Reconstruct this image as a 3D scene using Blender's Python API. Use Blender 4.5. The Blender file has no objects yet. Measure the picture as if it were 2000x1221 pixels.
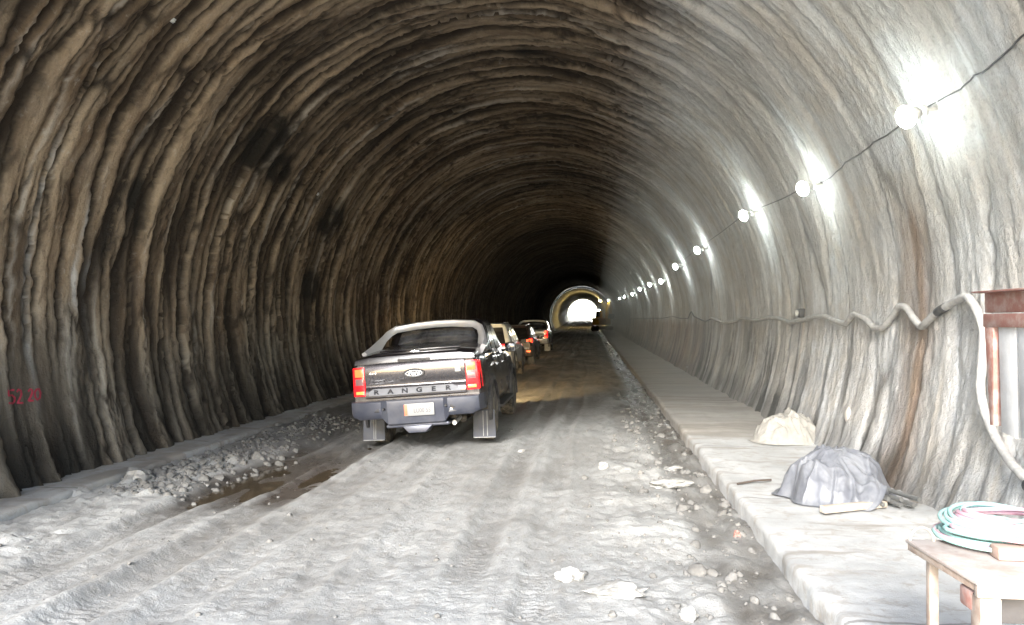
import bpy, bmesh, math, random
import numpy as np
from mathutils import Vector, Matrix

random.seed(7)
sc = bpy.context.scene
C = sc.collection
R_ = math.radians

# ------------------------------------------------------------------ object helpers
def tag(o, label=None, cat=None, group=None, kind=None):
    if label: o['label'] = label
    if cat: o['category'] = cat
    if group: o['group'] = group
    if kind: o['kind'] = kind
    return o

def empty(name, loc=(0, 0, 0), rot=(0, 0, 0)):
    o = bpy.data.objects.new(name, None)
    C.objects.link(o)
    o.location = loc
    o.rotation_euler = rot
    o.empty_display_size = 0.2
    return o

def thing(name, label, cat, loc=(0, 0, 0), rot=(0, 0, 0), group=None):
    return tag(empty(name, loc, rot), label, cat, group)

class MB:
    """collects shapes, then links them as ONE mesh object"""
    def __init__(s, M=None):
        s.v = []; s.f = []; s.M = M
    def add(s, vs, fs):
        n = len(s.v)
        s.v += [tuple(v) for v in vs]
        s.f += [tuple(i + n for i in f) for f in fs]
        return s
    def addbm(s, bm):
        bm.verts.index_update()
        s.add([v.co[:] for v in bm.verts], [[v.index for v in f.verts] for f in bm.faces])
        bm.free()
        return s
    def box(s, c, d, bevel=0.0, seg=2, rot=None):
        bm = bmesh.new()
        bmesh.ops.create_cube(bm, size=1)
        for v in bm.verts:
            v.co = Vector((v.co.x * d[0], v.co.y * d[1], v.co.z * d[2]))
        if bevel > 0:
            bmesh.ops.bevel(bm, geom=bm.edges[:], offset=bevel, segments=seg, affect='EDGES', profile=0.5)
        if rot is not None:
            bmesh.ops.rotate(bm, verts=bm.verts[:], cent=(0, 0, 0), matrix=rot)
        bmesh.ops.translate(bm, verts=bm.verts[:], vec=c)
        return s.addbm(bm)
    def hexa(s, p8, bevel=0.0):
        """p8: 4 lower then 4 upper corners"""
        bm = bmesh.new()
        vs = [bm.verts.new(p) for p in p8]
        for q in ((3, 2, 1, 0), (4, 5, 6, 7), (0, 1, 5, 4), (1, 2, 6, 5), (2, 3, 7, 6), (3, 0, 4, 7)):
            bm.faces.new([vs[i] for i in q])
        bmesh.ops.recalc_face_normals(bm, faces=bm.faces[:])
        if bevel > 0:
            bmesh.ops.bevel(bm, geom=bm.edges[:], offset=bevel, segments=2, affect='EDGES', profile=0.5)
        return s.addbm(bm)
    def loft(s, rings, cap=True, closed=True):
        n = len(rings[0]); vs = []; fs = []
        for r in rings: vs += [tuple(p) for p in r]
        for i in range(len(rings) - 1):
            for j in range(n if closed else n - 1):
                k = (j + 1) % n
                fs.append((i * n + j, i * n + k, (i + 1) * n + k, (i + 1) * n + j))
        if cap:
            fs.append(tuple(range(n - 1, -1, -1)))
            fs.append(tuple((len(rings) - 1) * n + j for j in range(n)))
        return s.add(vs, fs)
    def tube(s, pts, r, n=10, closed=False, cap=True):
        pts = [Vector(p) for p in pts]
        m = len(pts); rings = []
        rr = r if isinstance(r, (list, tuple)) else [r] * m
        up = None
        for i in range(m):
            if closed:
                t = pts[(i + 1) % m] - pts[i - 1]
            else:
                t = pts[min(i + 1, m - 1)] - pts[max(i - 1, 0)]
            t.normalize()
            if up is None:
                up = Vector((0, 0, 1)) if abs(t.z) < .9 else Vector((1, 0, 0))
            b = t.cross(up)
            if b.length < 1e-5: b = t.cross(Vector((0, 1, 0)))
            b.normalize(); up = b.cross(t).normalized()
            rings.append([pts[i] + (b * math.cos(a) + up * math.sin(a)) * rr[i] for a in [2 * math.pi * k / n for k in range(n)]])
        if closed:
            rings.append(rings[0])
            return s.loft(rings, cap=False)
        return s.loft(rings, cap=cap)
    def lathe(s, prof, c=(0, 0, 0), axis='x', n=28):
        """prof: (offset along axis, radius)"""
        rings = []
        for a, r in prof:
            ring = []
            for k in range(n):
                t = 2 * math.pi * k / n
                u, w = r * math.cos(t), r * math.sin(t)
                p = {'x': (a, u, w), 'y': (u, a, w), 'z': (u, w, a)}[axis]
                ring.append((p[0] + c[0], p[1] + c[1], p[2] + c[2]))
            rings.append(ring)
        return s.loft(rings, cap=True)
    def prism(s, poly, off):
        """flat polygon (3D points) extruded by vector off"""
        n = len(poly); o = Vector(off)
        vs = [tuple(p) for p in poly] + [tuple(Vector(p) + o) for p in poly]
        fs = [tuple(range(n)), tuple(range(2 * n - 1, n - 1, -1))]
        for i in range(n):
            k = (i + 1) % n
            fs.append((i, i + n, k + n, k))
        return s.add(vs, fs)
    def text(s, body, size, M, depth=0.004, shear=0.0, bold=0.0, space=1.0):
        cu = bpy.data.curves.new('t', 'FONT')
        cu.body = body; cu.size = size; cu.extrude = depth; cu.align_x = 'CENTER'; cu.align_y = 'CENTER'
        cu.shear = shear; cu.offset = bold; cu.space_character = space; cu.resolution_u = 3
        ob = bpy.data.objects.new('t', cu); C.objects.link(ob)
        dg = bpy.context.evaluated_depsgraph_get()
        me = bpy.data.meshes.new_from_object(ob.evaluated_get(dg))
        s.add([M @ v.co for v in me.vertices], [list(p.vertices) for p in me.polygons])
        bpy.data.objects.remove(ob); bpy.data.meshes.remove(me); bpy.data.curves.remove(cu)
        return s
    def build(s, name, mat, parent=None, smooth=40, M=None, fix=True):
        me = bpy.data.meshes.new(name)
        M = M or s.M
        vs = [tuple(M @ Vector(v)) for v in s.v] if M is not None else s.v
        me.from_pydata(vs, [], s.f)
        if fix:
            bm = bmesh.new(); bm.from_mesh(me)
            bmesh.ops.recalc_face_normals(bm, faces=bm.faces[:])
            bm.to_mesh(me); bm.free()
        me.update()
        if mat: me.materials.append(mat)
        if smooth:
            me.polygons.foreach_set('use_smooth', [True] * len(me.polygons))
            me.set_sharp_from_angle(angle=R_(smooth))
        o = bpy.data.objects.new(name, me); C.objects.link(o)
        if parent: o.parent = parent
        return o

def cut(o, cutters):
    """carve the cutter shapes out of object o (wheel arches)"""
    tmp = []
    for mb in cutters:
        c = mb.build('cutter', None, None, smooth=0)
        c.matrix_world = o.matrix_world
        m = o.modifiers.new('b', 'BOOLEAN'); m.operation = 'DIFFERENCE'; m.object = c; m.solver = 'EXACT'
        tmp.append(c)
    bpy.context.view_layer.update()
    dg = bpy.context.evaluated_depsgraph_get()
    me = bpy.data.meshes.new_from_object(o.evaluated_get(dg))
    o.modifiers.clear(); o.data = me
    me.polygons.foreach_set('use_smooth', [True] * len(me.polygons))
    me.set_sharp_from_angle(angle=R_(35))
    for c in tmp: bpy.data.objects.remove(c)

# ------------------------------------------------------------------ numpy noise
def _h(ix, iy, s):
    x = (ix.astype(np.int64) * 374761393 + iy.astype(np.int64) * 668265263 + int(s) * 974634533) & 0xffffffff
    x = ((x ^ (x >> 13)) * 1274126177) & 0xffffffff
    x = ((x ^ (x >> 16)) * 2246822519) & 0xffffffff
    return (x ^ (x >> 15)) & 0xffffffff

def hf(ix, iy, s): return _h(ix, iy, s) / 4294967295.0

def noise(u, v, s=0):
    u = np.asarray(u, float); v = np.asarray(v, float)
    iu = np.floor(u); iv = np.floor(v); fu = u - iu; fv = v - iv
    su = fu * fu * fu * (fu * (fu * 6 - 15) + 10); sv = fv * fv * fv * (fv * (fv * 6 - 15) + 10)
    def g(a, b):
        t = hf(iu + a, iv + b, s) * 6.2831853
        return np.cos(t) * (fu - a) + np.sin(t) * (fv - b)
    n0 = g(0, 0) * (1 - su) + g(1, 0) * su
    n1 = g(0, 1) * (1 - su) + g(1, 1) * su
    return (n0 * (1 - sv) + n1 * sv) * 1.5

def fbm(u, v, s=0, o=4):
    r = 0; a = 1; t = 0
    for k in range(o):
        r = r + a * noise(u * 2 ** k + k * 17.3, v * 2 ** k - k * 9.1, s + k); t += a; a *= .5
    return r / t

def worley(u, v, s=0, jit=.9):
    u = np.asarray(u, float); v = np.asarray(v, float)
    iu = np.floor(u); iv = np.floor(v)
    d1 = np.full(u.shape, 9.); d2 = np.full(u.shape, 9.); hid = np.zeros(u.shape)
    for a in (-1, 0, 1):
        for b in (-1, 0, 1):
            cx = iu + a; cy = iv + b
            px = cx + .5 + jit * (hf(cx, cy, s) - .5); py = cy + .5 + jit * (hf(cx, cy, s + 91) - .5)
            d = np.sqrt((px - u) ** 2 + (py - v) ** 2)
            h = hf(cx, cy, s + 7)
            m = d < d1
            d2 = np.where(m, d1, np.minimum(d2, d))
            hid = np.where(m, h, hid); d1 = np.where(m, d, d1)
    return d1, d2, hid

def sst(a, b, x):
    t = np.clip((np.asarray(x, float) - a) / (b - a), 0, 1)
    return t * t * (3 - 2 * t)

# ------------------------------------------------------------------ materials
def new_mat(name):
    m = bpy.data.materials.new(name); m.use_nodes = True
    nt = m.node_tree
    for n in list(nt.nodes): nt.nodes.remove(n)
    return m, nt

def nd(nt, t, **kw):
    n = nt.nodes.new(t)
    for k, v in kw.items():
        if hasattr(n, k): setattr(n, k, v)
        else: n.inputs[k.replace('_', ' ')].default_value = v
    return n

def mathn(nt, op, a, b=None, clamp=False):
    n = nt.nodes.new('ShaderNodeMath'); n.operation = op; n.use_clamp = clamp
    for i, x in enumerate((a, b)):
        if x is None: continue
        if hasattr(x, 'is_linked'): nt.links.new(x, n.inputs[i])
        else: n.inputs[i].default_value = x
    return n.outputs[0]

def mixc(nt, fac, a, b, blend='MIX'):
    n = nt.nodes.new('ShaderNodeMix'); n.data_type = 'RGBA'; n.blend_type = blend
    for s, x in ((n.inputs[0], fac), (n.inputs[6], a), (n.inputs[7], b)):
        if hasattr(x, 'is_linked'): nt.links.new(x, s)
        elif isinstance(x, (int, float)): s.default_value = x
        else: s.default_value = (*x, 1)
    return n.outputs[2]

def ramp(nt, src, p0, p1):
    n = nt.nodes.new('ShaderNodeMapRange'); n.interpolation_type = 'SMOOTHSTEP'
    n.inputs[1].default_value = p0; n.inputs[2].default_value = p1
    nt.links.new(src, n.inputs[0])
    return n.outputs[0]

def noisen(nt, vec, scale, detail=4, rough=.55, dist=0):
    n = nd(nt, 'ShaderNodeTexNoise'); n.inputs['Scale'].default_value = scale
    n.inputs['Detail'].default_value = detail; n.inputs['Roughness'].default_value = rough
    n.inputs['Distortion'].default_value = dist
    nt.links.new(vec, n.inputs['Vector'])
    return n.outputs['Fac']

def simple(name, col, rough=.6, metal=0., dirt=None, dirt_amt=.4, scale=6., bump=.15, bscale=40., coat=0., spec=.5, emit=None, estr=0.):
    m, nt = new_mat(name)
    out = nd(nt, 'ShaderNodeOutputMaterial'); p = nd(nt, 'ShaderNodeBsdfPrincipled')
    nt.links.new(p.outputs[0], out.inputs[0])
    tc = nd(nt, 'ShaderNodeTexCoord'); v = tc.outputs['Object']
    n1 = noisen(nt, v, scale, 6, .65)
    d = dirt if dirt else tuple(c * .55 for c in col)
    f = mathn(nt, 'MULTIPLY', ramp(nt, n1, .38, .68), dirt_amt)
    nt.links.new(mixc(nt, f, col, d), p.inputs['Base Color'])
    p.inputs['Metallic'].default_value = metal
    rr = mathn(nt, 'ADD', mathn(nt, 'MULTIPLY', n1, .3), rough - .15, True)
    nt.links.new(rr, p.inputs['Roughness'])
    p.inputs['Coat Weight'].default_value = coat; p.inputs['Coat Roughness'].default_value = .08
    p.inputs['Specular IOR Level'].default_value = spec
    if bump:
        b = nd(nt, 'ShaderNodeBump'); b.inputs['Strength'].default_value = bump; b.inputs['Distance'].default_value = .01
        nt.links.new(noisen(nt, v, bscale, 5, .6), b.inputs['Height']); nt.links.new(b.outputs[0], p.inputs['Normal'])
    if emit:
        p.inputs['Emission Color'].default_value = (*emit, 1); p.inputs['Emission Strength'].default_value = estr
    return m

# ------------------------------------------------------------------ the camera
CAMZ = 1.87
cam = bpy.data.cameras.new('camera'); cam_o = bpy.data.objects.new('camera', cam); C.objects.link(cam_o)
cam.sensor_width = 36; cam.lens = 27.0; cam.clip_end = 3000; cam.clip_start = .05
YAW = math.atan(158 / 1500); PITCH = math.atan(15.5 / 1500)
cam_o.location = (0, 0, CAMZ); cam_o.rotation_euler = (math.pi / 2 + PITCH, 0, YAW)
sc.camera = cam_o
_CR = Matrix.Rotation(YAW, 3, 'Z') @ Matrix.Rotation(math.pi / 2 + PITCH, 3, 'X')
def ray(px, py):
    return (_CR @ Vector((px - 1000, 610.5 - py, -1500))).normalized()
def on_z(px, py, z):
    d = ray(px, py); t = (z - CAMZ) / d.z
    return Vector((d.x * t, d.y * t, z))
def on_x(px, py, x):
    d = ray(px, py); t = x / d.x
    return Vector((x, d.y * t, CAMZ + d.z * t))
def on_y(px, py, y):
    d = ray(px, py); t = y / d.y
    return Vector((d.x * t, y, CAMZ + d.z * t))

# ------------------------------------------------------------------ tunnel geometry functions
CX, CZ, RAD = -1.49, 1.95, 4.83
def sx(y): return -1.5 * (np.clip(y, 0, 400) / 233) ** 2
def sz(y): return 1.87 * (np.clip(y, 0, 233) / 233) ** 2
A0, A1 = R_(207), R_(-27)          # left foot, right foot
def disp(y, phi):
    """inward depth of the shotcrete ribs (m), the groove mask, pale streaks, right-hand share"""
    y = np.asarray(y, float); phi = np.asarray(phi, float)
    a = phi * RAD
    right = sst(R_(66), R_(38), phi)
    w = .13 * fbm(a * .16, y * .30, 3, 3) + .060 * noise(a * .75, y * .9, 8) + .034 * noise(a * 2.1, y * 2.2, 12) + .026 * noise(a * 5.5, y * 3.5, 13) + .016 * noise(a * 12, y * 8, 14)
    yy = y + w
    # long hoop ribs, then short lobes on them, then broad waves
    d1, d2, h1 = worley(yy / .27, a / 7.5 + 5 * hf(np.floor(yy / .27), np.floor(yy * 0), 4), 21, .8)
    e1 = d2 - d1
    f1, f2, h2 = worley(yy / .13 + .25 * noise(a * 1.9, y * 3, 5), a / .9, 33)
    e2 = f2 - f1
    k1, k2, h3 = worley(yy / .80, a / 6.5, 44)
    pil = .7 * (1 - np.exp(-np.clip(e1, 0, 2) / .16)) + .3 * np.clip(e1, 0, 1)
    fin = .6 * (1 - np.exp(-np.clip(e2, 0, 2) / .2)) + .4 * np.clip(e2, 0, 1)
    part = sst(-.2, .3, noise(a * .7, y * 1.1, 61))
    L = 1 - right
    ek = np.clip((k2 - k1) * 4, 0, 1)
    dd = (L * .98 + .02 + .07 * right) * (.095 * pil + .07 * h1 * pil) + .034 * fin * part * (1 - .82 * right) + .018 * h2 * fin * (1 - .8 * right)
    dd = dd + (.04 * h3 * L + .036 * right * (.3 + h3)) * ek
    dd = dd + .05 * fbm(a * .4, y * .5, 60, 3) + (.024 * fbm(a * 3.2, y * 6, 70, 4) + .018 * np.abs(fbm(a * 6, y * 9, 71, 3)) + .007 * noise(a * 9, y * 16, 72)) * (1 - .35 * right)
    groove_shade = np.maximum((1 - .72 * right) * (1 - sst(.05, .42, e1)), .95 * part * (1 - .6 * right) * (1 - sst(.0, .32, e2)))
    groove_shade = np.maximum(groove_shade, .9 * right * (1 - sst(.0, .085, k2 - k1)) * sst(-.3, .2, noise(a * .5, y * .8, 62)))
    pm = np.exp(-((y - 8.05) / .75) ** 4 - ((a - 3.33 * RAD) / .6) ** 4)
    dd = dd * (1 - .78 * pm) + .10 * pm; groove_shade = groove_shade * (1 - .45 * pm)
    streak = sst(.22, .55, fbm(a * .28, yy * 4.5, 81, 3) + .3 * (h1 - .5)) * sst(.08, .35, e1)
    return dd, groove_shade, streak, right, right * np.clip(h3 * 1.6 - .6, 0, 1) * sst(0, .12, k2 - k1)
def prof(y, phi, off):
    r = RAD - off
    return (CX + sx(y) + r * np.cos(phi), y, CZ + sz(y) + r * np.sin(phi))
def surf(y, phi, off=0.):
    d = float(disp(np.array([y]), np.array([phi]))[0][0])
    x, yy, z = prof(y, phi, d + off)
    return Vector((float(x), float(yy), float(z)))
def hit_wall(px, py, off=0.):
    """where the sight line of a photo pixel meets the lining: (y, phi)"""
    d = ray(px, py); lo, hi = 0., 400.
    def inside(t):
        y = d.y * t
        return math.hypot(d.x * t - CX - float(sx(y)), CAMZ + d.z * t - CZ - float(sz(y))) < RAD - off
    t = .5
    while inside(t) and t < 390: t *= 1.03
    lo, hi = t / 1.03, t
    for _ in range(40):
        m = .5 * (lo + hi)
        if inside(m): lo = m
        else: hi = m
    y = d.y * lo
    return y, math.atan2(CAMZ + d.z * lo - CZ - float(sz(y)), d.x * lo - CX - float(sx(y)))
def wall_pt(px, py, off=.1):
    y, p = hit_wall(px, py, .12 + off)
    return surf(y, p, off)

# floor
PUD = (-3.78, 8.9)
def floor_h(x, y):
    x = np.asarray(x, float); y = np.asarray(y, float)
    u = x - sx(y)
    pr = ((u - PUD[0] - .12 * np.sin(y * 1.3)) / .50) ** 2 + ((y - PUD[1]) / 1.6) ** 2
    pmask = np.exp(-pr ** 2)
    mid = sst(-5.1, -4.4, u) * sst(.5, .1, u)
    z = .035 * fbm(u * .7, y * .45, 5, 3) + .015 * fbm(u * 2.6, y * 2.0, 15, 3) * (1 - .5 * pmask) + .014 * (fbm(u * 8, y * 5.5, 25, 5) - .35 * np.abs(fbm(u * 5, y * 4, 26, 3))) * (1 - .7 * pmask) + .006 * fbm(u * 19, y * 15, 27, 2) * sst(16, 7, y)
    # wheel ruts along the road, with pressed tread marks
    for k, (c, wd, dp) in enumerate(((-3.28, .17, .075), (-1.68, .17, .030), (-2.72, .14, .035), (-.95, .15, .045), (-.42, .12, .03), (-4.15, .16, .045), (-2.1, .12, .025))):
        cc = c + .16 * noise(y * .13 + 50 * k, 0 * y + k, 40 + k) * (0 if k < 2 else 1)
        q = (u - cc) / wd
        fade = .55 + .45 * noise(y * .5, 0 * y + k * 5.1, 51)
        z = z - dp * fade * np.exp(-q ** 4) + dp * .5 * fade * np.exp(-((np.abs(q) - 1.45) / .4) ** 2)
        tread = np.where(((y + .5 * np.abs(u - cc)) / .075) % 1 < .5, 1, 0)
        z = z - .013 * tread * np.exp(-q ** 6) * sst(40, 20, y) * sst(-.2, .4, noise(y * .4, 0 * y + k * 3.3, 66))
    # mud bank along the drain, and pushed-up clods along the left ledge
    b = sst(-.25, .35, u) * sst(.98, .75, u)
    uu = u + .10 * fbm(u * 4, y * 3, 75, 3); yw = y + .14 * fbm(u * 4, y * 3, 76, 3)
    e1, e2, h = worley(uu * 4.6, yw * 3.2, 71); e3, e4, h2 = worley(uu * 12, yw * 9, 72)
    z = z + b * (.015 + .05 * np.clip(e2 - e1, 0, .5) * h * h + .018 * np.clip(e4 - e3, 0, .7) * h2 * h + .06 * noise(u * 1.6, y * 1.1, 73) + .03 * fbm(u * 5, y * 4, 77, 4))
    lb = sst(-4.15, -4.75, u) * (.5 + .5 * sst(-.3, .3, noise(y * .5, 0 * y, 74)))
    z = z + lb * (.06 + .09 * np.clip(e2 - e1, 0, 1) * h + .03 * np.clip(e4 - e3, 0, 1))
    z = z - .075 * pmask + .05 * fbm(u * 2.5, y * 1.2, 81, 4) * sst(.05, .4, pmask)
    z = z + .012 * sst(.84, 1.04, u) * (1 + .5 * noise(u * 4, y * 2.5, 79)) - .06 * fbm(u * 5, y * 2.2, 78, 3) * sst(.80, 1.0, u)
    z = z + .025 * sst(18, 24, y) * noise(u * .9, y * .35, 90) * 3 * mid
    return z + sz(y)
def floor_pt(px, py, lift=0.):
    z = 0.
    for _ in range(6):
        p = on_z(px, py, z); z = float(floor_h(np.array([p.x]), np.array([p.y]))[0])
    return Vector((p.x, p.y, z + lift))

def grid_obj(name, X, Y, Z, mat, attr=None, uv=None, flip=False):
    nr, nc = X.shape
    me = bpy.data.meshes.new(name)
    co = np.stack([X, Y, Z], -1).reshape(-1, 3).astype(np.float32)
    i = np.arange(nr - 1)[:, None] * nc + np.arange(nc - 1)[None, :]
    q = np.stack([i, i + 1, i + nc + 1, i + nc], -1).reshape(-1, 4)
    if flip: q = q[:, ::-1]
    me.vertices.add(len(co)); me.vertices.foreach_set('co', co.ravel())
    me.loops.add(q.size); me.loops.foreach_set('vertex_index', q.ravel().astype(np.int32))
    me.polygons.add(len(q)); me.polygons.foreach_set('loop_start', np.arange(0, q.size, 4, dtype=np.int32))
    me.update(calc_edges=True); me.validate()
    me.polygons.foreach_set('use_smooth', [True] * len(me.polygons))
    if attr is not None:
        for k, arr in attr.items():
            at = me.attributes.new(k, 'FLOAT', 'POINT'); at.data.foreach_set('value', arr.ravel().astype(np.float32))
    if uv is not None:
        ul = me.uv_layers.new(name='UVMap')
        u = np.stack([uv[0].ravel(), uv[1].ravel()], -1)[q.ravel()]
        ul.data.foreach_set('uv', u.astype(np.float32).ravel())
    me.materials.append(mat)
    o = bpy.data.objects.new(name, me); C.objects.link(o)
    return o

def geo_steps(y0, y1, d0, pw, dmax, ref=5.):
    out = [y0]
    while out[-1] < y1:
        y = out[-1]
        out.append(y + float(np.clip(d0 * (max(y, 1) / ref) ** pw, d0, dmax)))
    return np.array(out)
# ================================================================== LINING
def lining_material():
    m, nt = new_mat('sprayed_concrete')
    out = nd(nt, 'ShaderNodeOutputMaterial'); p = nd(nt, 'ShaderNodeBsdfPrincipled'); nt.links.new(p.outputs[0], out.inputs[0])
    def at(n):
        a = nd(nt, 'ShaderNodeAttribute'); a.attribute_name = n; return a.outputs['Fac']
    groove_shade, streak, grey, rust, dark, white = [at(n) for n in ('groove_shade', 'streak', 'grey', 'rust', 'dark', 'white')]
    uv = nd(nt, 'ShaderNodeUVMap'); uv.uv_map = 'UVMap'
    def mp(sx_, sy_):
        n = nd(nt, 'ShaderNodeMapping'); n.inputs['Scale'].default_value = (sx_, sy_, 1); nt.links.new(uv.outputs[0], n.inputs['Vector']); return n.outputs[0]
    long = noisen(nt, mp(3.2, .35), 1, 5, .6, .4)
    long2 = noisen(nt, mp(9, .9), 1, 4, .6, .3)
    blot = noisen(nt, mp(1, 1), 1.3, 5, .6)
    fine = noisen(nt, mp(1, .8), 38, 8, .75)
    brown = mixc(nt, ramp(nt, long, .35, .68), (.155, .105, .064), (.46, .35, .235))
    lump = noisen(nt, mp(1, .6), 11, 5, .7)
    brown = mixc(nt, mathn(nt, 'MULTIPLY', ramp(nt, blot, .5, .75), .5), brown, (.26, .21, .165))
    gcol = mixc(nt, ramp(nt, long, .30, .70), (.64, .65, .65), (.76, .77, .775))
    gcol = mixc(nt, ramp(nt, blot, .42, .62), gcol, (.62, .595, .555))
    gcol = mixc(nt, mathn(nt, 'MULTIPLY', ramp(nt, long2, .55, .7), .22), gcol, (.30, .29, .275))
    gcol = mixc(nt, mathn(nt, 'MULTIPLY', at('tint'), .75), gcol, mixc(nt, ramp(nt, blot, .4, .6), (.36, .33, .285), (.42, .41, .395)))
    col = mixc(nt, grey, brown, gcol)
    col = mixc(nt, mathn(nt, 'MULTIPLY', ramp(nt, fine, .42, .7), .42), col, mixc(nt, .5, col, (.05, .045, .04)))
    col = mixc(nt, mathn(nt, 'MULTIPLY', streak, mathn(nt, 'ADD', mathn(nt, 'MULTIPLY', grey, -.2), .75)), col, (.58, .52, .44))
    col = mixc(nt, mathn(nt, 'MULTIPLY', white, .9), col, (.70, .69, .66))
    col = mixc(nt, mathn(nt, 'MULTIPLY', ramp(nt, lump, .52, .68), mathn(nt, 'ADD', mathn(nt, 'MULTIPLY', grey, -.25), .55)), col, mixc(nt, .6, col, (.04, .033, .027)))
    col = mixc(nt, mathn(nt, 'MULTIPLY', ramp(nt, lump, .44, .3), .35), col, (.55, .50, .43))
    rc = mixc(nt, ramp(nt, long2, .35, .65), (.21, .115, .06), (.36, .24, .15))
    col = mixc(nt, rust, col, rc)
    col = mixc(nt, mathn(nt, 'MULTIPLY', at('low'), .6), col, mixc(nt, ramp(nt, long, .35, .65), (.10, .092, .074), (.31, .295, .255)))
    gm = mathn(nt, 'MULTIPLY', groove_shade, mathn(nt, 'ADD', mathn(nt, 'MULTIPLY', grey, -.32), .96))
    col = mixc(nt, gm, col, (.026, .018, .012))  # crevice shade put into the colour along the rib grooves
    col = mixc(nt, dark, col, (.014, .012, .009))
    col = mixc(nt, at('deep_shade'), col, mixc(nt, .86, col, (.010, .008, .006)))
    nt.links.new(col, p.inputs['Base Color'])
    wet = mathn(nt, 'MULTIPLY', ramp(nt, noisen(nt, mp(2.2, .3), 1, 4, .6), .56, .7), mathn(nt, 'ADD', mathn(nt, 'MULTIPLY', grey, -1.), 1.))
    r = mathn(nt, 'ADD', mathn(nt, 'MULTIPLY', wet, -.36), .92)
    nt.links.new(r, p.inputs['Roughness']); nt.links.new(mathn(nt, 'ADD', mathn(nt, 'MULTIPLY', grey, -.3), .32), p.inputs['Specular IOR Level'])
    b = nd(nt, 'ShaderNodeBump'); b.inputs['Strength'].default_value = .9; b.inputs['Distance'].default_value = .03
    hh = mathn(nt, 'ADD', mathn(nt, 'ADD', mathn(nt, 'MULTIPLY', fine, .9), lump), mathn(nt, 'ADD', noisen(nt, mp(9, 5), 1, 5, .65, .6), mathn(nt, 'MULTIPLY', noisen(nt, mp(26, 9), 1, 3, .6), .35)))
    nt.links.new(hh, b.inputs['Height']); nt.links.new(b.outputs[0], p.inputs['Normal'])
    return m
M_LINING = lining_material()

ys = np.concatenate([np.arange(1.5, 3.9, .06), geo_steps(3.9, 62, .016, 1.05, .055), np.arange(62.2, 118.0, .12)])
na = 620
ph = np.linspace(A0, A1, na)
Yg, Pg = np.meshgrid(ys, ph, indexing='ij')
D, groove_shade, streak, right, tint = disp(Yg, Pg)
# stains and painted depth shade that the lining carries, set by where they are on it
Zw = CZ + RAD * np.sin(Pg)
rust = np.zeros_like(Yg); dark = np.zeros_like(Yg); white = np.zeros_like(Yg)
wv = .12 * noise(Pg * RAD * 1.1, Yg * 2, 201)
def band(y0, w): return np.exp(-((Yg + wv - y0) / w) ** 4)
rside = (Pg < R_(70))
y_st, _ = hit_wall(1800, 620)
rust += rside * (.45 * band(y_st + .02, .42) + .35 * band(y_st - .06, .10)) * sst(3.4, 2.7, Zw + .3 * wv)
dark += rside * .22 * band(y_st + .12, .45) * sst(3.0, 1.9, Zw)
white += rside * .8 * band(y_st + .04, .045) * sst(3.3, 2.8, Zw) * sst(.3, 1.0, Zw)
hw = sst(1.95, 1.6, Zw - sz(Yg) + .25 * noise(Yg * .7, Pg, 205))
rust += rside * hw * sst(21, 25, Yg) * sst(80, 45, Yg) * (.75 + .4 * noise(Yg * .7, Pg * 3, 206))
drip = sst(.12, .45, noise(Yg * 3.4 + .25 * noise(Pg * 9, Yg, 233), Pg * 1.3, 231) + .35 * noise(Yg * 8, Pg * 2, 232))
dark += rside * drip * .62 * sst(7.6, 9, Yg) * sst(2.1, .9, Zw - sz(Yg) + .8 * noise(Yg * 2.2, 0 * Pg, 234))
dark += rside * hw * sst(12, 16, Yg) * (.12 + .5 * noise(Yg * 2.6, Pg * 2, 207)).clip(0, 1) * .7
for px, py, ry, ra in ((255, 385, .25, .5), (510, 262, .5, .55), (538, 325, .4, .35), (640, 425, .8, .5), (600, 560, .5, .35), (1030, 90, .4, .3)):
    y_, p_ = hit_wall(px, py)
    q = ((Yg + wv * 2 - y_) / ry) ** 2 + ((Pg - p_) * RAD / ra) ** 2
    dark += .95 * np.clip(np.exp(-q ** 1.5) * (1.2 + .9 * noise(Pg * RAD * 3, Yg * 4, 208)) - .15, 0, 1)
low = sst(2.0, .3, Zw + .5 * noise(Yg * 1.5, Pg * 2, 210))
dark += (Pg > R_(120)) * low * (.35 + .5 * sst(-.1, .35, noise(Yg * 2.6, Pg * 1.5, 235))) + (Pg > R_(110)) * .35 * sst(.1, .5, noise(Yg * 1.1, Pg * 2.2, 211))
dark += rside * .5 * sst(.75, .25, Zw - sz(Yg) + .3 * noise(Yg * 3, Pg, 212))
# pale lime runs
for px, py, z0, z1 in ((60, 400, 1.2, 4.2), (30, 560, .6, 2.9), (150, 400, 1.7, 3.7), (160, 470, .5, 3.0)):
    y_, p_ = hit_wall(px, py)
    white += (Pg > R_(100)) * np.exp(-((Yg + wv * 1.2 - y_) / .045) ** 2) * sst(z0, z0 + .5, Zw) * sst(z1, z1 - .6, Zw) * (.6 + .5 * noise(Pg * 12, Yg, 213))
grey = sst(R_(80), R_(46), Pg) * sst(-.15, 1.0, sst(R_(80), R_(46), Pg) + .35 * fbm(Yg * .6, Pg * 2, 215, 3))
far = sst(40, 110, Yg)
deep_shade = np.clip(sst(19, 52, Yg) * sst(R_(45), R_(75), Pg) + .25 * sst(8, 14, Yg) * sst(R_(60), R_(85), Pg), 0, 1)  # left and crown darkened in the colour with depth, as light fades
X, Yy, Z = prof(Yg, Pg, D)
tunnel = thing('tunnel', 'arched road tunnel lined with rough rippled brown and grey sprayed concrete', 'tunnel')
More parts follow.
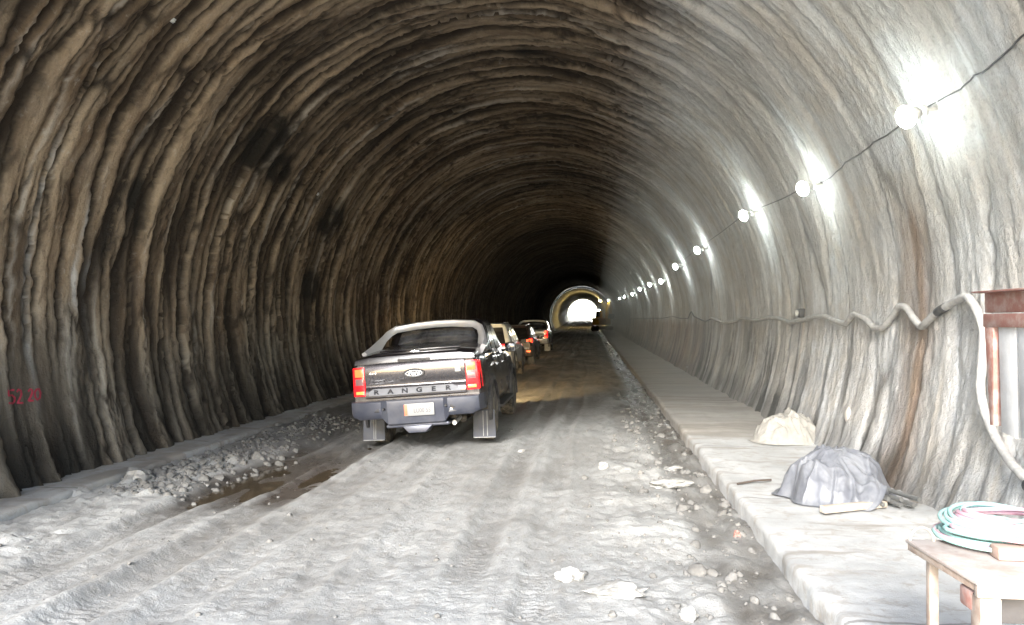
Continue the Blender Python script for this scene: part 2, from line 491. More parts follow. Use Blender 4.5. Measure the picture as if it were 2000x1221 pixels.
lin = grid_obj('lining', X, Yy, Z, M_LINING,
         attr=dict(deep_shade=deep_shade, tint=tint, low=sst(2.3, .9, Zw + .5 * noise(Yg * .8, Pg * 3, 230)) * (Pg > R_(120)), groove_shade=groove_shade, streak=np.clip(streak, 0, 1), grey=grey * .97 * (1 - .5 * far), rust=np.clip(rust, 0, .9), dark=np.clip(dark, 0, .95), white=np.clip(white, 0, 1)),
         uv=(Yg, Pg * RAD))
lin.parent = tunnel
# beyond: the narrower finished lining with its pale ring edge
M_FIN = simple('finished_concrete', (.62, .58, .42), .75, dirt=(.45, .41, .28), dirt_amt=.5, scale=.6, bump=.2, bscale=3)
yf = np.arange(118.0, 234.1, 2.0); pf = np.linspace(A0, A1, 60)
Yf, Pf = np.meshgrid(yf, pf, indexing='ij')
x_, y_, z_ = prof(Yf, Pf, .42 + 0 * Yf)
o = grid_obj('finished_lining', x_, y_, z_, M_FIN); o.parent = tunnel
Yf, Of = np.meshgrid(pf, np.array([-.3, .1, .42]), indexing='ij')
x_, y_, z_ = prof(117.95 + 0 * Yf, Yf, Of)
M_RING = simple('ring_concrete', (.34, .32, .25), .7, scale=.8, bump=.1)
o = grid_obj('lining_ring', x_, y_, z_, M_RING); o.parent = tunnel

# painted chainage mark on the left wall
M_PAINT = simple('red_spray_paint', (.34, .02, .045), .7, dirt=(.18, .03, .04), dirt_amt=.6, scale=30)
def stroke(mb, pts, wd=.022):
    P = []
    for (a, b), (c, d) in zip(pts[:-1], pts[1:]):
        n = max(2, int(math.hypot(c - a, d - b) / 3))
        for k in range(n): P.append((a + (c - a) * k / n, b + (d - b) * k / n))
    P.append(pts[-1])
    rows = []
    for i, (a, b) in enumerate(P):
        c, d = P[min(i + 1, len(P) - 1)]; e, f = P[max(i - 1, 0)]
        t = Vector((c - e, d - f)); t.normalize()
        row = []
        for s in (-1, -.3, .3, 1):
            dr = ray(a - t.y * s * 1.9, b + t.x * s * 1.9); hit = BVH.ray_cast(Vector((0, 0, CAMZ)), dr)
            row.append(hit[0] - dr * .012)
        rows.append(row)
    vs = [p for r in rows for p in r]; fs = []
    for i in range(len(rows) - 1):
        for j in range(3):
            f = (i * 4 + j, i * 4 + j + 1, i * 4 + j + 5, i * 4 + j + 4)
            if max((vs[f[m]] - vs[f[m - 1]]).length for m in range(4)) < .09: fs.append(f)
    mb.add(vs, fs)
from mathutils.bvhtree import BVHTree
BVH = BVHTree.FromObject(lin, bpy.context.evaluated_depsgraph_get())
mb = MB()
stroke(mb, [(28, 762), (17, 762), (17, 773), (24, 772), (29, 777), (28, 785), (24, 788), (17, 787)])
stroke(mb, [(33, 766), (36, 761), (41, 763), (42, 771), (38, 780), (34, 788), (38, 787), (46, 787)])
stroke(mb, [(55, 765), (59, 760), (63, 762), (63, 768), (59, 777), (55, 783), (59, 783), (66, 782)])
stroke(mb, [(72, 760), (68, 766), (69, 776), (73, 781), (78, 777), (79, 767), (76, 760), (72, 760)])
o = mb.build('painted_number', M_PAINT, tunnel, fix=False)
tag(o, 'red hand-sprayed number 52 20 on the left wall')

# ================================================================== ROAD
def mud_material():
    m, nt = new_mat('mud_road')
    out = nd(nt, 'ShaderNodeOutputMaterial'); p = nd(nt, 'ShaderNodeBsdfPrincipled'); nt.links.new(p.outputs[0], out.inputs[0])
    def at(n):
        a = nd(nt, 'ShaderNodeAttribute'); a.attribute_name = n; return a.outputs['Fac']
    wet, brown, hi = at('wet'), at('brown'), at('hi')
    tc = nd(nt, 'ShaderNodeTexCoord'); v = tc.outputs['Object']
    mp = nd(nt, 'ShaderNodeMapping'); mp.inputs['Scale'].default_value = (1, .45, 1); nt.links.new(v, mp.inputs['Vector']); vs = mp.outputs[0]
    n1 = noisen(nt, vs, 1.1, 6, .6, .3); n2 = noisen(nt, vs, 9, 7, .7); n3 = noisen(nt, v, 60, 5, .7)
    c = mixc(nt, ramp(nt, n1, .36, .64), (.25, .246, .232), (.335, .335, .322))
    c = mixc(nt, mathn(nt, 'MULTIPLY', ramp(nt, n2, .45, .7), .5), c, (.185, .168, .145))
    c = mixc(nt, mathn(nt, 'MULTIPLY', ramp(nt, n3, .5, .72), .5), c, (.12, .108, .094))
    c = mixc(nt, mathn(nt, 'MULTIPLY', hi, .5), c, (.42, .415, .395))
    c = mixc(nt, mathn(nt, 'MULTIPLY', brown, .85), c, mixc(nt, ramp(nt, n1, .35, .65), (.14, .108, .072), (.27, .215, .15)))
    c = mixc(nt, mathn(nt, 'MULTIPLY', wet, .88), c, (.055, .043, .032))
    nt.links.new(c, p.inputs['Base Color'])
    r = mathn(nt, 'ADD', mathn(nt, 'MULTIPLY', wet, -.55), mathn(nt, 'ADD', mathn(nt, 'MULTIPLY', n2, .25), .66), True)
    nt.links.new(r, p.inputs['Roughness']); p.inputs['Specular IOR Level'].default_value = .45
    b = nd(nt, 'ShaderNodeBump'); b.inputs['Strength'].default_value = .8; b.inputs['Distance'].default_value = .02
    nt.links.new(mathn(nt, 'ADD', noisen(nt, v, 22, 6, .7), mathn(nt, 'MULTIPLY', n3, .5)), b.inputs['Height']); nt.links.new(b.outputs[0], p.inputs['Normal'])
    return m
M_MUD = mud_material()
yr = np.concatenate([np.arange(1.5, 3.5, .05), geo_steps(3.5, 236, .02, 1.35, .55)])
ur = np.linspace(-5.75, 1.40, 320)
Yr, Ur = np.meshgrid(yr, ur, indexing='ij')
Xr = Ur + sx(Yr); Zr = floor_h(Xr, Yr)
base = Zr - sz(Yr)
pr = ((Ur - PUD[0] - .12 * np.sin(Yr * 1.3)) / 1.0) ** 2 + ((Yr - PUD[1]) / 2.9) ** 2
wet = 1.0 * np.exp(-pr ** 1.5) * sst(.05, -.05, base + .05 * fbm(Ur * 4, Yr * 3, 301, 4))
wet += (.62 + .4 * noise(Ur * 5, Yr * 2.5, 309)) * sst(.75, 1.0, Ur) + .55 * sst(.02, -.06, base + .02) * sst(.1, .4, noise(Ur * .8, Yr * .4, 302))
wet += .65 * np.exp(-((Yr + .6 * noise(Ur, Yr, 303) - 17.0) / 2.4) ** 4) * sst(-2.2, -1.5, Ur) * (.75 + .4 * noise(Ur * 2, Yr, 304))
wet += .5 * sst(-3.9, -4.5, Ur) * sst(9.5, 13, Yr) + .3 * sst(9, 13, Yr) * sst(.2, .5, Ur)
brown = sst(14, 25, Yr + 1.5 * noise(Ur * .6, Yr * .3, 305))
hi = sst(.0, .06, base + .03 * noise(Ur * 3, Yr * 3, 306)) * sst(14, 9, Yr)
road = grid_obj('road', Xr, Yr, Zr, M_MUD, attr=dict(wet=np.clip(wet, 0, 1), brown=brown, hi=hi))
tag(road, 'rutted grey mud road running down the tunnel', None, None, 'structure')

def water_material(name, col, bscale, bstr):
    m, nt = new_mat(name)
    out = nd(nt, 'ShaderNodeOutputMaterial'); p = nd(nt, 'ShaderNodeBsdfPrincipled'); nt.links.new(p.outputs[0], out.inputs[0])
    tc = nd(nt, 'ShaderNodeTexCoord')
    n = noisen(nt, tc.outputs['Object'], bscale, 4, .6)
    nt.links.new(mixc(nt, ramp(nt, n, .4, .7), col, tuple(c * 1.7 for c in col)), p.inputs['Base Color'])
    p.inputs['Roughness'].default_value = .09; p.inputs['IOR'].default_value = 1.33
    b = nd(nt, 'ShaderNodeBump'); b.inputs['Strength'].default_value = bstr; b.inputs['Distance'].default_value = .01
    nt.links.new(n, b.inputs['Height']); nt.links.new(b.outputs[0], p.inputs['Normal'])
    return m
M_PUD = water_material('puddle_water', (.045, .034, .022), 7, .25)
M_DRAIN = water_material('drain_water', (.05, .047, .042), 9, .8)
mb = MB()
ring = [(PUD[0] + .12 * math.sin((PUD[1] + 2.7 * math.sin(t)) * 1.3) + .85 * math.cos(t), PUD[1] + 2.7 * math.sin(t), -.064) for t in [2 * math.pi * k / 60 for k in range(60)]]
mb.add(ring, [tuple(range(60))])
tag(mb.build('puddle_water', M_PUD, fix=False), 'brown puddle in the left wheel rut behind the pickup', None, None, 'structure')
yd = geo_steps(2, 234, .3, .8, 3.)
mb = MB()
for i in range(len(yd) - 1):
    a, b = yd[i], yd[i + 1]
    mb.add([(.88 + sx(a), a, sz(a) - .030), (1.39 + sx(a), a, sz(a) - .030), (1.39 + sx(b), b, sz(b) - .030), (.88 + sx(b), b, sz(b) - .030)], [(0, 1, 2, 3)])
tag(mb.build('drain_water', M_DRAIN, fix=False), 'thin water running in the drain beside the right walkway', None, None, 'structure')

# ================================================================== WALKWAYS
def walk_material():
    m, nt = new_mat('walkway_concrete')
    out = nd(nt, 'ShaderNodeOutputMaterial'); p = nd(nt, 'ShaderNodeBsdfPrincipled'); nt.links.new(p.outputs[0], out.inputs[0])
    tc = nd(nt, 'ShaderNodeTexCoord'); v = tc.outputs['Object']
    a = nd(nt, 'ShaderNodeAttribute'); a.attribute_name = 'drab'; drab = a.outputs['Fac']
    n1 = noisen(nt, v, 1.6, 6, .65, .3); n2 = noisen(nt, v, 14, 6, .7)
    mp = nd(nt, 'ShaderNodeMapping'); mp.inputs['Scale'].default_value = (.5, 2.4, 1); nt.links.new(v, mp.inputs['Vector'])
    n4 = noisen(nt, mp.outputs[0], 1.2, 5, .6)
    c = mixc(nt, ramp(nt, n1, .35, .65), (.33, .33, .32), (.43, .43, .42))
    c = mixc(nt, mathn(nt, 'MULTIPLY', ramp(nt, n2, .5, .75), .4), c, (.33, .31, .285))
    c = mixc(nt, mathn(nt, 'MULTIPLY', ramp(nt, n4, .53, .66), .75), c, (.20, .175, .145))
    c = mixc(nt, drab, c, mixc(nt, ramp(nt, n4, .4, .65), (.22, .20, .17), (.34, .31, .27)))
    sp = nd(nt, 'ShaderNodeSeparateXYZ'); nt.links.new(v, sp.inputs[0])
    jn = mathn(nt, 'ABSOLUTE', mathn(nt, 'SUBTRACT', mathn(nt, 'FRACT', mathn(nt, 'ADD', mathn(nt, 'MULTIPLY', sp.outputs['Y'], .33), mathn(nt, 'MULTIPLY', n2, .012))), .5))
    c = mixc(nt, mathn(nt, 'MULTIPLY', ramp(nt, jn, .008, .002), .7), c, (.12, .11, .10))
    splat = noisen(nt, v, 5.5, 8, .75, .6)
    c = mixc(nt, mathn(nt, 'MULTIPLY', ramp(nt, splat, .50, .62), .6), c, (.27, .245, .21))
    nt.links.new(c, p.inputs['Base Color']); p.inputs['Roughness'].default_value = .9
    b = nd(nt, 'ShaderNodeBump'); b.inputs['Strength'].default_value = .5; b.inputs['Distance'].default_value = .012
    nt.links.new(mathn(nt, 'ADD', n2, mathn(nt, 'MULTIPLY', noisen(nt, v, 70, 4, .7), .5)), b.inputs['Height']); nt.links.new(b.outputs[0], p.inputs['Normal'])
    return m
M_WALK = walk_material()
def walkway(name, label, xe, xw, ztop, side):
    yw = geo_steps(1.5, 236, .05, 1.1, 1.0)
    t = np.linspace(0, 1, 40)
    us = np.concatenate([[xe, xe, xe + side * .012, xe + side * .035], xe + side * .035 + (xw - xe - side * .035) * t[1:]])
    zs = np.concatenate([[-.45, ztop - .05, ztop - .012, ztop], np.full(39, ztop)])
    Yw, Uw = np.meshgrid(yw, us, indexing='ij'); Zw_ = np.repeat(zs[None, :], len(yw), 0)
    edge = np.exp(-np.abs(Uw - xe) / .25)
    wob = (.05 * fbm(Yw * .8, 0 * Yw, 401, 3) + .02 * fbm(Yw * 2.3, 0 * Yw, 402, 4) + .012 * fbm(Yw * 9, Zw_ * 9, 409, 3)) * edge
    top = (np.arange(len(us)) > 0)[None, :]
    c1, c2, ch = worley(Yw * 2.4, Uw * 2.4, 410)
    Zw_ = Zw_ - top * (.06 * sst(.62, .9, ch) * np.exp(-np.abs(Uw - xe) / .07) * sst(.5, .2, c1))
    Zw_ = Zw_ + top * (.022 * fbm(Uw * 1.3, Yw * .9, 403, 4) + .008 * fbm(Uw * 7, Yw * 7, 404, 3) - .02 * edge * sst(.0, .5, noise(Yw * 2.3, Uw * 3, 405)))
    toe = sst(.45, .0, np.abs(Uw - xw)) * top
    Zw_ = Zw_ + toe * .07 * (.5 + noise(Yw * 3, Uw * 4, 406))
    if side < 0: drab = .25 + .6 * sst(-.1, .25, fbm(Yw * .7, Uw * 2.5, 411, 4))  # left: patchy damp mud
    else: drab = sst(11.0, 11.6, Yw + .25 * noise(Yw, Uw * 2, 407)) * (.75 + .25 * sst(-.2, .2, noise(Yw * .9, Uw * .2, 408)))  # right: darker, browner concrete from this crosswise edge on
    o = grid_obj(name, Uw + wob + sx(Yw), Yw, Zw_ + sz(Yw), M_WALK, attr=dict(drab=drab), flip=(side < 0))
    tag(o, label, None, None, 'structure')
walkway('pavement', 'raised concrete walkway along the right wall', 1.385, 3.2, .175, 1)
walkway('ledge', 'low concrete ledge along the foot of the left wall', -5.34, -6.25, .115, -1)

# ================================================================== OUTSIDE: terrain beyond both mouths
M_TER = simple('earth', (.16, .14, .09), .95, dirt=(.06, .075, .035), dirt_amt=.8, scale=.05, bump=.4, bscale=1.)
xt = np.linspace(-420, 420, 85); yt = np.concatenate([np.arange(-300, 1., 12), np.arange(1.2, 236, 12), np.arange(236, 900, 8)])
Yt, Xt = np.meshgrid(yt, xt, indexing='ij')
Zt = sz(Yt) - .45 + .3 * noise(Xt * .03, Yt * .03, 501)
Zt = Zt + sst(262, 300, Yt) * (1.2 - 1.0 * np.exp(-((Xt + 3.5) / 3.) ** 2) + 1.5 * noise(Xt * .02, Yt * .02, 502))
tag(grid_obj('terrain', Xt, Yt, Zt, M_TER), 'earth outside the tunnel mouths', None, None, 'structure')
M_APR = simple('pale_bounce_ground', (.42, .40, .36), .95, scale=.7, bump=.3)
mb = MB(); mb.add([(-14, -40, -.06), (12, -40, -.06), (12, 1.5, -.06), (-14, 1.5, -.06)], [(0, 1, 2, 3)])  # unseen ground added pale to bounce daylight into the mouth
tag(mb.build('approach', M_APR, fix=False), 'unseen approach ground before the tunnel mouth, pale to bounce light inside', None, None, 'structure')

# dust haze, its box shaped to the right wall for lamp bloom
hm, nt = new_mat('dust_haze')
out = nd(nt, 'ShaderNodeOutputMaterial'); vsn = nd(nt, 'ShaderNodeVolumeScatter')
vsn.inputs['Color'].default_value = (.95, .98, .95, 1); vsn.inputs['Density'].default_value = .011; vsn.inputs['Anisotropy'].default_value = .35
nt.links.new(vsn.outputs[0], out.inputs['Volume'])
mb = MB(); mb.box((2.15, 61, 3.2), (2.9, 113, 7.4))
hz = mb.build('haze', hm, smooth=0)
tag(hz, 'thin pale dust haze boxed along the right wall to give the lamps bloom', 'haze', None, 'stuff')

# ================================================================== LIGHT
w = bpy.data.worlds.new('World'); sc.world = w; w.use_nodes = True
nt = w.node_tree; bg = nt.nodes['Background']
sky = nt.nodes.new('ShaderNodeTexSky'); sky.sky_type = 'NISHITA'; sky.sun_disc = False
SEL, SAZ = R_(26), R_(191)       # sun height; azimuth measured from +Y towards +X
sky.sun_elevation = SEL; sky.sun_rotation = SAZ; sky.air_density = 1.0; sky.dust_density = .9
tc = nd(nt, 'ShaderNodeTexCoord'); sp = nd(nt, 'ShaderNodeSeparateXYZ'); nt.links.new(tc.outputs['Generated'], sp.inputs[0])
cl = mathn(nt, 'MULTIPLY', ramp(nt, noisen(nt, tc.outputs['Generated'], 3.0, 6, .6), .25, .5), ramp(nt, sp.outputs['Y'], .1, .75))
nt.links.new(mixc(nt, cl, sky.outputs[0], (22, 22, 21)), bg.inputs[0]); bg.inputs[1].default_value = .15
sun = bpy.data.lights.new('sun', 'SUN'); sun.energy = 1.55; sun.angle = R_(14); sun.color = (1, .99, .98)
so = bpy.data.objects.new('sun', sun); C.objects.link(so)
sd = Vector((math.sin(SAZ) * math.cos(SEL), math.cos(SAZ) * math.cos(SEL), math.sin(SEL)))   # towards the sun
so.rotation_euler = sd.to_track_quat('Z', 'Y').to_euler(); so.location = (0, -20, 20)
# ================================================================== WALL LAMPS, CABLES, PIPE
M_GLOW = simple('lit_lamp_glass', (1, 1, 1), .4, bump=0, emit=(.90, 1.0, .97), estr=25)
M_CAGE = simple('lamp_metal', (.20, .20, .19), .5, metal=.6)
M_FIT = simple('dusty_fitting', (.50, .50, .48), .8, dirt_amt=.3)
M_CABLE = simple('black_cable', (.03, .03, .032), .6, dirt=(.2, .19, .17), dirt_amt=.35, scale=12)
M_PIPE = simple('dusty_conduit', (.30, .29, .28), .75, dirt=(.46, .45, .42), dirt_amt=.9, scale=14, bump=.3, bscale=60)
def basis(y, phi):
    n = Vector((-math.cos(phi), 0, -math.sin(phi)))          # into the tunnel
    t = Vector((0, 1, 0)); u = n.cross(t); 
    if u.z < 0: u = -u; t = -t
    return Matrix((t, u, n)).transposed()
ORD = ['nearest', 'second', 'third', 'fourth', 'fifth', 'sixth', 'seventh', 'eighth', 'ninth', 'tenth', 'eleventh', 'twelfth']
lamp_px = [(1752, 245), (1550, 382), (1443, 430), (1355, 495), (1315, 525), (1287, 553), (1265, 559), (1247, 567), (1232, 577), (1218, 582), (1208, 585)]
LAMPS = []
for i, (px, py) in enumerate(lamp_px):
    y, phi = hit_wall(px, py, .40)
    p0 = surf(y, phi, 0.); Bm = basis(y, phi)
    lab = ('nearest lit wall lamp, glaring above the brown stain on the right wall' if i == 0 else
           '%s lit white lamp from the front in the row along the right wall' % ORD[i])
    t = thing('wall_lamp', lab, 'lamp', p0, Bm.to_euler(), 'lit lamps strung along the right wall')
    mb = MB(); mb.box((0, 0, 0), (.12, .14, .03), .006); mb.tube([(0, 0, 0), (0, .03, .10), (0, .04, .19)], .016, 8); mb.lathe([(.10, .05), (.13, .06), (.15, .04)], (0, .03, 0), 'z', 12)
    mb.build('bracket', M_FIT, t)
    mb = MB(); mb.lathe([(-.02, .02), (.0, .045), (.03, .066), (.05, .074), (.06, .066)], (0, .04, .17), 'z', 18)
    mb.build('lamp_holder', M_FIT, t)
    mb = MB(); mb.lathe([(.055, .066), (.07, .088), (.10, .10), (.13, .094), (.155, .07), (.172, .034), (.178, .005)], (0, .04, .17), 'z', 18)
    mb.build('lamp_glass', M_GLOW, t, smooth=80)
    LAMPS.append((y, phi))
# three warm lamps on brackets where the finished lining begins
M_WARM = simple('lit_warm_glass', (1, .95, .85), .4, bump=0, emit=(1, .82, .46), estr=120)
for i, (px, py, yy) in enumerate(((1190, 573, 119.5), (1181, 580, 127.), (1172, 587, 136.))):
    q = on_y(px, py, yy)
    t = thing('flood_lamp', ('first', 'second', 'third')[i] + ' warm flood lamp from the front beyond the ring at the far end', 'lamp', q, (0, 0, 0), 'warm lamps at the far lining')
    mb = MB(); mb.tube([(0, 0, 0), (.5, 0, .05), (1.6, 0, .1)], .05, 8); mb.build('arm', M_CAGE, t)
    mb = MB(); mb.lathe([(-.02, .05), (.04, .15), (.12, .16), (.2, .12), (.23, .02)], (0, 0, -.2), 'z', 14); mb.build('lamp_glass', M_WARM, t, smooth=80)
# the cable from lamp to lamp
def wall_line(pix, off, n=8):
    P = []
    W = [hit_wall(px, py, .12) for px, py in pix]
    for (y0, p0), (y1, p1) in zip(W[:-1], W[1:]):
        for k in range(n):
            t = k / n
            P.append((y0 + (y1 - y0) * t, p0 + (p1 - p0) * t))
    P.append(W[-1])
    return [surf(y, p, off) for y, p in P]
cab = [(2060, 20), (1995, 62), (1950, 108), (1900, 150), (1880, 157), (1850, 185), (1800, 213), (1762, 235), (1715, 272), (1690, 285), (1670, 305), (1640, 322), (1610, 352), (1585, 365), (1552, 375),
       (1520, 392), (1480, 408), (1445, 424), (1400, 458), (1356, 490), (1316, 521), (1288, 550), (1262, 558), (1240, 571), (1215, 582)]
mb = MB(); mb.tube(wall_line(cab, .012, 5), .0075, 6)
tag(mb.build('lamp_cable', M_CABLE, smooth=80), 'thin dark cable looping from lamp to lamp high on the right wall', 'cable')

pipe = [(1893, 700), (1897, 640), (1888, 596), (1872, 577), (1845, 590), (1815, 610), (1792, 632), (1776, 640), (1764, 622), (1748, 600), (1738, 596), (1728, 612), (1708, 640), (1692, 641), (1672, 622), (1655, 612), (1648, 622), (1640, 632), (1622, 628),
        (1600, 618), (1580, 618), (1555, 625), (1530, 630), (1510, 622), (1490, 620), (1470, 626), (1440, 622), (1425, 629), (1405, 630), (1385, 622)]
def smooth_path(P, it=2):
    for _ in range(it):
        P = [P[0]] + [(P[i - 1] + P[i] * 2 + P[i + 1]) / 4 for i in range(1, len(P) - 1)] + [P[-1]]
    return P
low_ = [(1893, 700), (1892, 760), (1900, 800), (1920, 850), (1950, 900), (1985, 935), (2040, 960)]
pp = [wall_pt(px, py, .06) for px, py in low_[::-1]] + [wall_pt(px, py, .055) for px, py in pipe[1:]]
# resample evenly
def resample(P, st):
    out = [P[0]]; acc = 0
    for a, b in zip(P[:-1], P[1:]):
        L = (b - a).length; n = max(1, int(L / st))
        for k in range(1, n + 1): out.append(a.lerp(b, k / n))
    return out
pp = smooth_path(resample(pp, .04), 3)
mb = MB(); mb.tube(pp, [.036 + .0015 * math.sin(i * 2.0) for i in range(len(pp))], 12)
o = mb.build('conduit', M_PIPE, smooth=80)
tag(o, 'thick grey flexible conduit drooping along the right wall below the lamps', 'conduit')
band_ = MB()
k = min(range(len(pp)), key=lambda i: (pp[i] - wall_pt(1822, 606, .055)).length)
band_.tube(pp[k - 2:k + 3], .041, 12); ob = band_.build('sleeve', M_CABLE, o); tag(ob, 'dark coupling sleeve')
thin = [(1385, 622), (1370, 628), (1350, 618), (1345, 608), (1338, 622), (1325, 622), (1310, 618), (1290, 622), (1262, 622), (1235, 622)]
mb = MB(); mb.tube(smooth_path(resample([wall_pt(a, b, .04) for a, b in thin], .15), 1), .02, 8)
tag(mb.build('wall_cable', M_CABLE, smooth=80), 'thin cable continuing along the right wall beyond the conduit', 'cable')
# small round fitting on the wall
y, phi = hit_wall(1555, 612, .12); t = thing('wall_fitting', 'small round fitting with a pale rim bolted to the right wall above the conduit', 'fitting', surf(y, phi, 0), basis(y, phi).to_euler())
M_BLK = simple('black_plastic', (.02, .02, .022), .5); M_PALE = simple('pale_metal', (.62, .62, .6), .45, metal=.3)
mb = MB(); mb.box((0, 0, .03), (.16, .14, .10), .02); mb.build('housing', M_BLK, t)
mb = MB(); mb.lathe([(.075, .05), (.11, .05), (.11, .034), (.085, .03)], axis='z', n=18); mb.build('rim', M_PALE, t)
# rock bolt plates that catch the light
for i, (px, py, lab) in enumerate(((1213, 420, 'tiny bright bolt plate on the dark crown of the lining'), (333, 35, 'bright bolt plate in the upper left of the brown crown'), (617, 377, 'tiny bolt plate glinting on the left haunch of the lining'))):
    y, phi = hit_wall(px, py, .12)
    t = thing('rock_bolt', lab, 'bolt', surf(y, phi, 0), basis(y, phi).to_euler(), 'rock bolts in the lining')
    mb = MB(); mb.box((0, 0, .012), (.06, .06, .014), .004); mb.build('plate', M_PALE, t)
    mb = MB(); mb.lathe([(.0, .014), (.025, .014), (.03, .008), (.04, .008)], axis='z', n=8); mb.build('nut', M_PALE, t)

# ================================================================== WALKWAY THINGS
WZ = .185
def cloth(name, mat, fn, nu=70, nv=60, thick=.0):
    U, V = np.meshgrid(np.linspace(0, 1, nu), np.linspace(0, 1, nv), indexing='ij')
    X, Y, Z = fn(U, V)
    return grid_obj(name, X, Y, Z, mat)
M_TARP = simple('grey_tarp', (.095, .10, .115), .5, dirt=(.18, .185, .195), dirt_amt=.7, scale=5, bump=.25, bscale=22, spec=.6)
M_SACK = simple('woven_sack', (.27, .258, .23), .9, dirt=(.17, .158, .135), dirt_amt=.6, scale=7, bump=.5, bscale=90)
M_WOOD = simple('weathered_timber', (.44, .38, .31), .8, dirt=(.25, .19, .14), dirt_amt=.6, scale=9, bump=.3, bscale=50)
# tarp over a heap
tx, ty = 2.28, 7.60
def ridged(X, Y, s): return (1 - 2.3 * np.abs(noise(X, Y, s))).clip(0, 1)
def tarp_fn(U, V):
    th = V * 2 * math.pi; r = U
    rx = .53 + .05 * np.sin(3 * th + 1) + .04 * np.sin(5 * th) + .02 * np.sin(11 * th); ry = .50 + .05 * np.sin(4 * th) + .02 * np.sin(9 * th)
    X = r * rx * np.cos(th); Y = r * ry * np.sin(th)
    # two humps under the sheet: the higher one to the right rear
    h = .37 * np.exp(-((((X - .15) / .33) ** 2 + ((Y - .08) / .36) ** 2)) ** 1.7) + .27 * np.exp(-((((X + .17) / .30) ** 2 + ((Y - .02) / .34) ** 2)) ** 1.5) * (1 - np.exp(-(((X - .15) / .33) ** 2 + ((Y - .08) / .36) ** 2))) * 1.3 + .05
    Z = h * sst(1.0, .72, r)
    wx = X + .10 * noise(X * 3, Y * 3, 620); wy = Y + .10 * noise(X * 3 + 7, Y * 3, 621)
    c = .045 * ridged(wx * 1.3 + wy * 2.6, wy * 1.1 - wx * .4, 622) ** 1.5 + .016 * ridged(wx * 6.5 - wy * 3.0, wy * 4 + wx * 2, 623) ** 2 + .006 * ridged(wx * 15, wy * 12, 624)
    tw = th + .35 * noise(X * 3, Y * 3, 627)
    c = c + .055 * (ridged(np.cos(tw) * 3.4 + 5, np.sin(tw) * 3.4, 628) - .3) * sst(.2, .75, r) + .03 * fbm(X * 3, Y * 3, 626, 2)
    Z = Z + (c - .02) * sst(1.0, .86, r) * sst(0, .15, r)
    gap = np.exp(-(((th - 5.45 + np.pi) % (2 * np.pi) - np.pi) / .26) ** 2) * sst(.55, .92, r)
    Z = Z + .20 * gap
    return tx + X * 1.02, ty + Y, WZ + np.clip(Z, .006, 2)
heap = cloth('tarp', M_TARP, tarp_fn, 110, 260)
tag(heap, 'crumpled grey plastic tarp draped over a heap beside the right wall', 'tarp')
t = thing('covered_heap', 'bundle of pipes and rubble peeping out from under the grey tarp', 'heap', (tx + .28, ty - .22, WZ))
mb = MB()
for i in range(6):
    a = random.uniform(-.5, .5)
    mb.tube([(-.25 + .08 * i, .25, .04 + .03 * (i % 3)), (.02 + .06 * i + a * .1, -.24, .05 + .05 * (i % 2))], .022, 8)
mb.build('pipes', M_CAGE, t)
M_STONE = simple('grey_stone', (.30, .29, .27), .9, scale=8, bump=.6)
def rock_mb(r, sq=(1, 1, 1), seed=0, sub=3, rough=.28, c=(0, 0, 0)):
    bm = bmesh.new(); bmesh.ops.create_icosphere(bm, subdivisions=sub, radius=1)
    co = np.array([v.co[:] for v in bm.verts])
    n = fbm(co[:, 0] * 1.3 + seed * 3.1 + co[:, 2], co[:, 1] * 1.3 - co[:, 2] * .8 + seed, seed, 3)
    n2 = worley(co[:, 0] * 1.2 + seed + co[:, 2] * .6, co[:, 1] * 1.2 + co[:, 2] * .5, seed)[0]
    for v, a, b in zip(bm.verts, n, n2):
        k = 1 + rough * a * 1.6 - rough * .8 * (b - .4)
        v.co = Vector((v.co.x * k * sq[0], v.co.y * k * sq[1], v.co.z * k * sq[2])) * r + Vector(c)
    mb = MB(); mb.addbm(bm); return mb
mb = rock_mb(.12, (1, 1, .7), 3); mb.build('rubble', M_STONE, t).location = (.0, .05, .07)
# timber, rod, brick
def plank(name, lab, cat, a, b, w, h, mat, lift=0., group=None):
    a = Vector(a); b = Vector(b); L = (b - a).length; d = b - a
    mb = MB(); mb.box((0, 0, h / 2), (L, w, h), min(w, h) * .12)
    o = mb.build(name, mat); o.location = (a + b) / 2 + Vector((0, 0, lift)); o.rotation_euler = (0, -math.asin(d.z / L), math.atan2(d.y, d.x))
    return tag(o, lab, cat, group)
plank('timber', 'short pale timber lying in front of the grey tarp', 'timber', on_z(1606, 1002, WZ + .014), on_z(1728, 990, WZ + .014), .07, .06, M_WOOD)
M_STEEL = simple('rusty_rod', (.10, .075, .06), .7, metal=.3)
mb = MB(); mb.tube([on_z(1440, 945, WZ + .012), on_z(1475, 939, WZ + .016), on_z(1506, 937, WZ + .012)], .011, 8)
tag(mb.build('steel_rod', M_STEEL), 'thin dark steel rod lying across the walkway edge', 'rod')
p = on_z(1838, 990, WZ); o = plank('brick', 'pinkish brick lying by the wall behind the workbench', 'brick', p + Vector((-.10, -.02, 0)), p + Vector((.10, .03, 0)), .10, .065, simple('brick', (.50, .38, .33), .85, dirt=(.5, .48, .45), dirt_amt=.6))
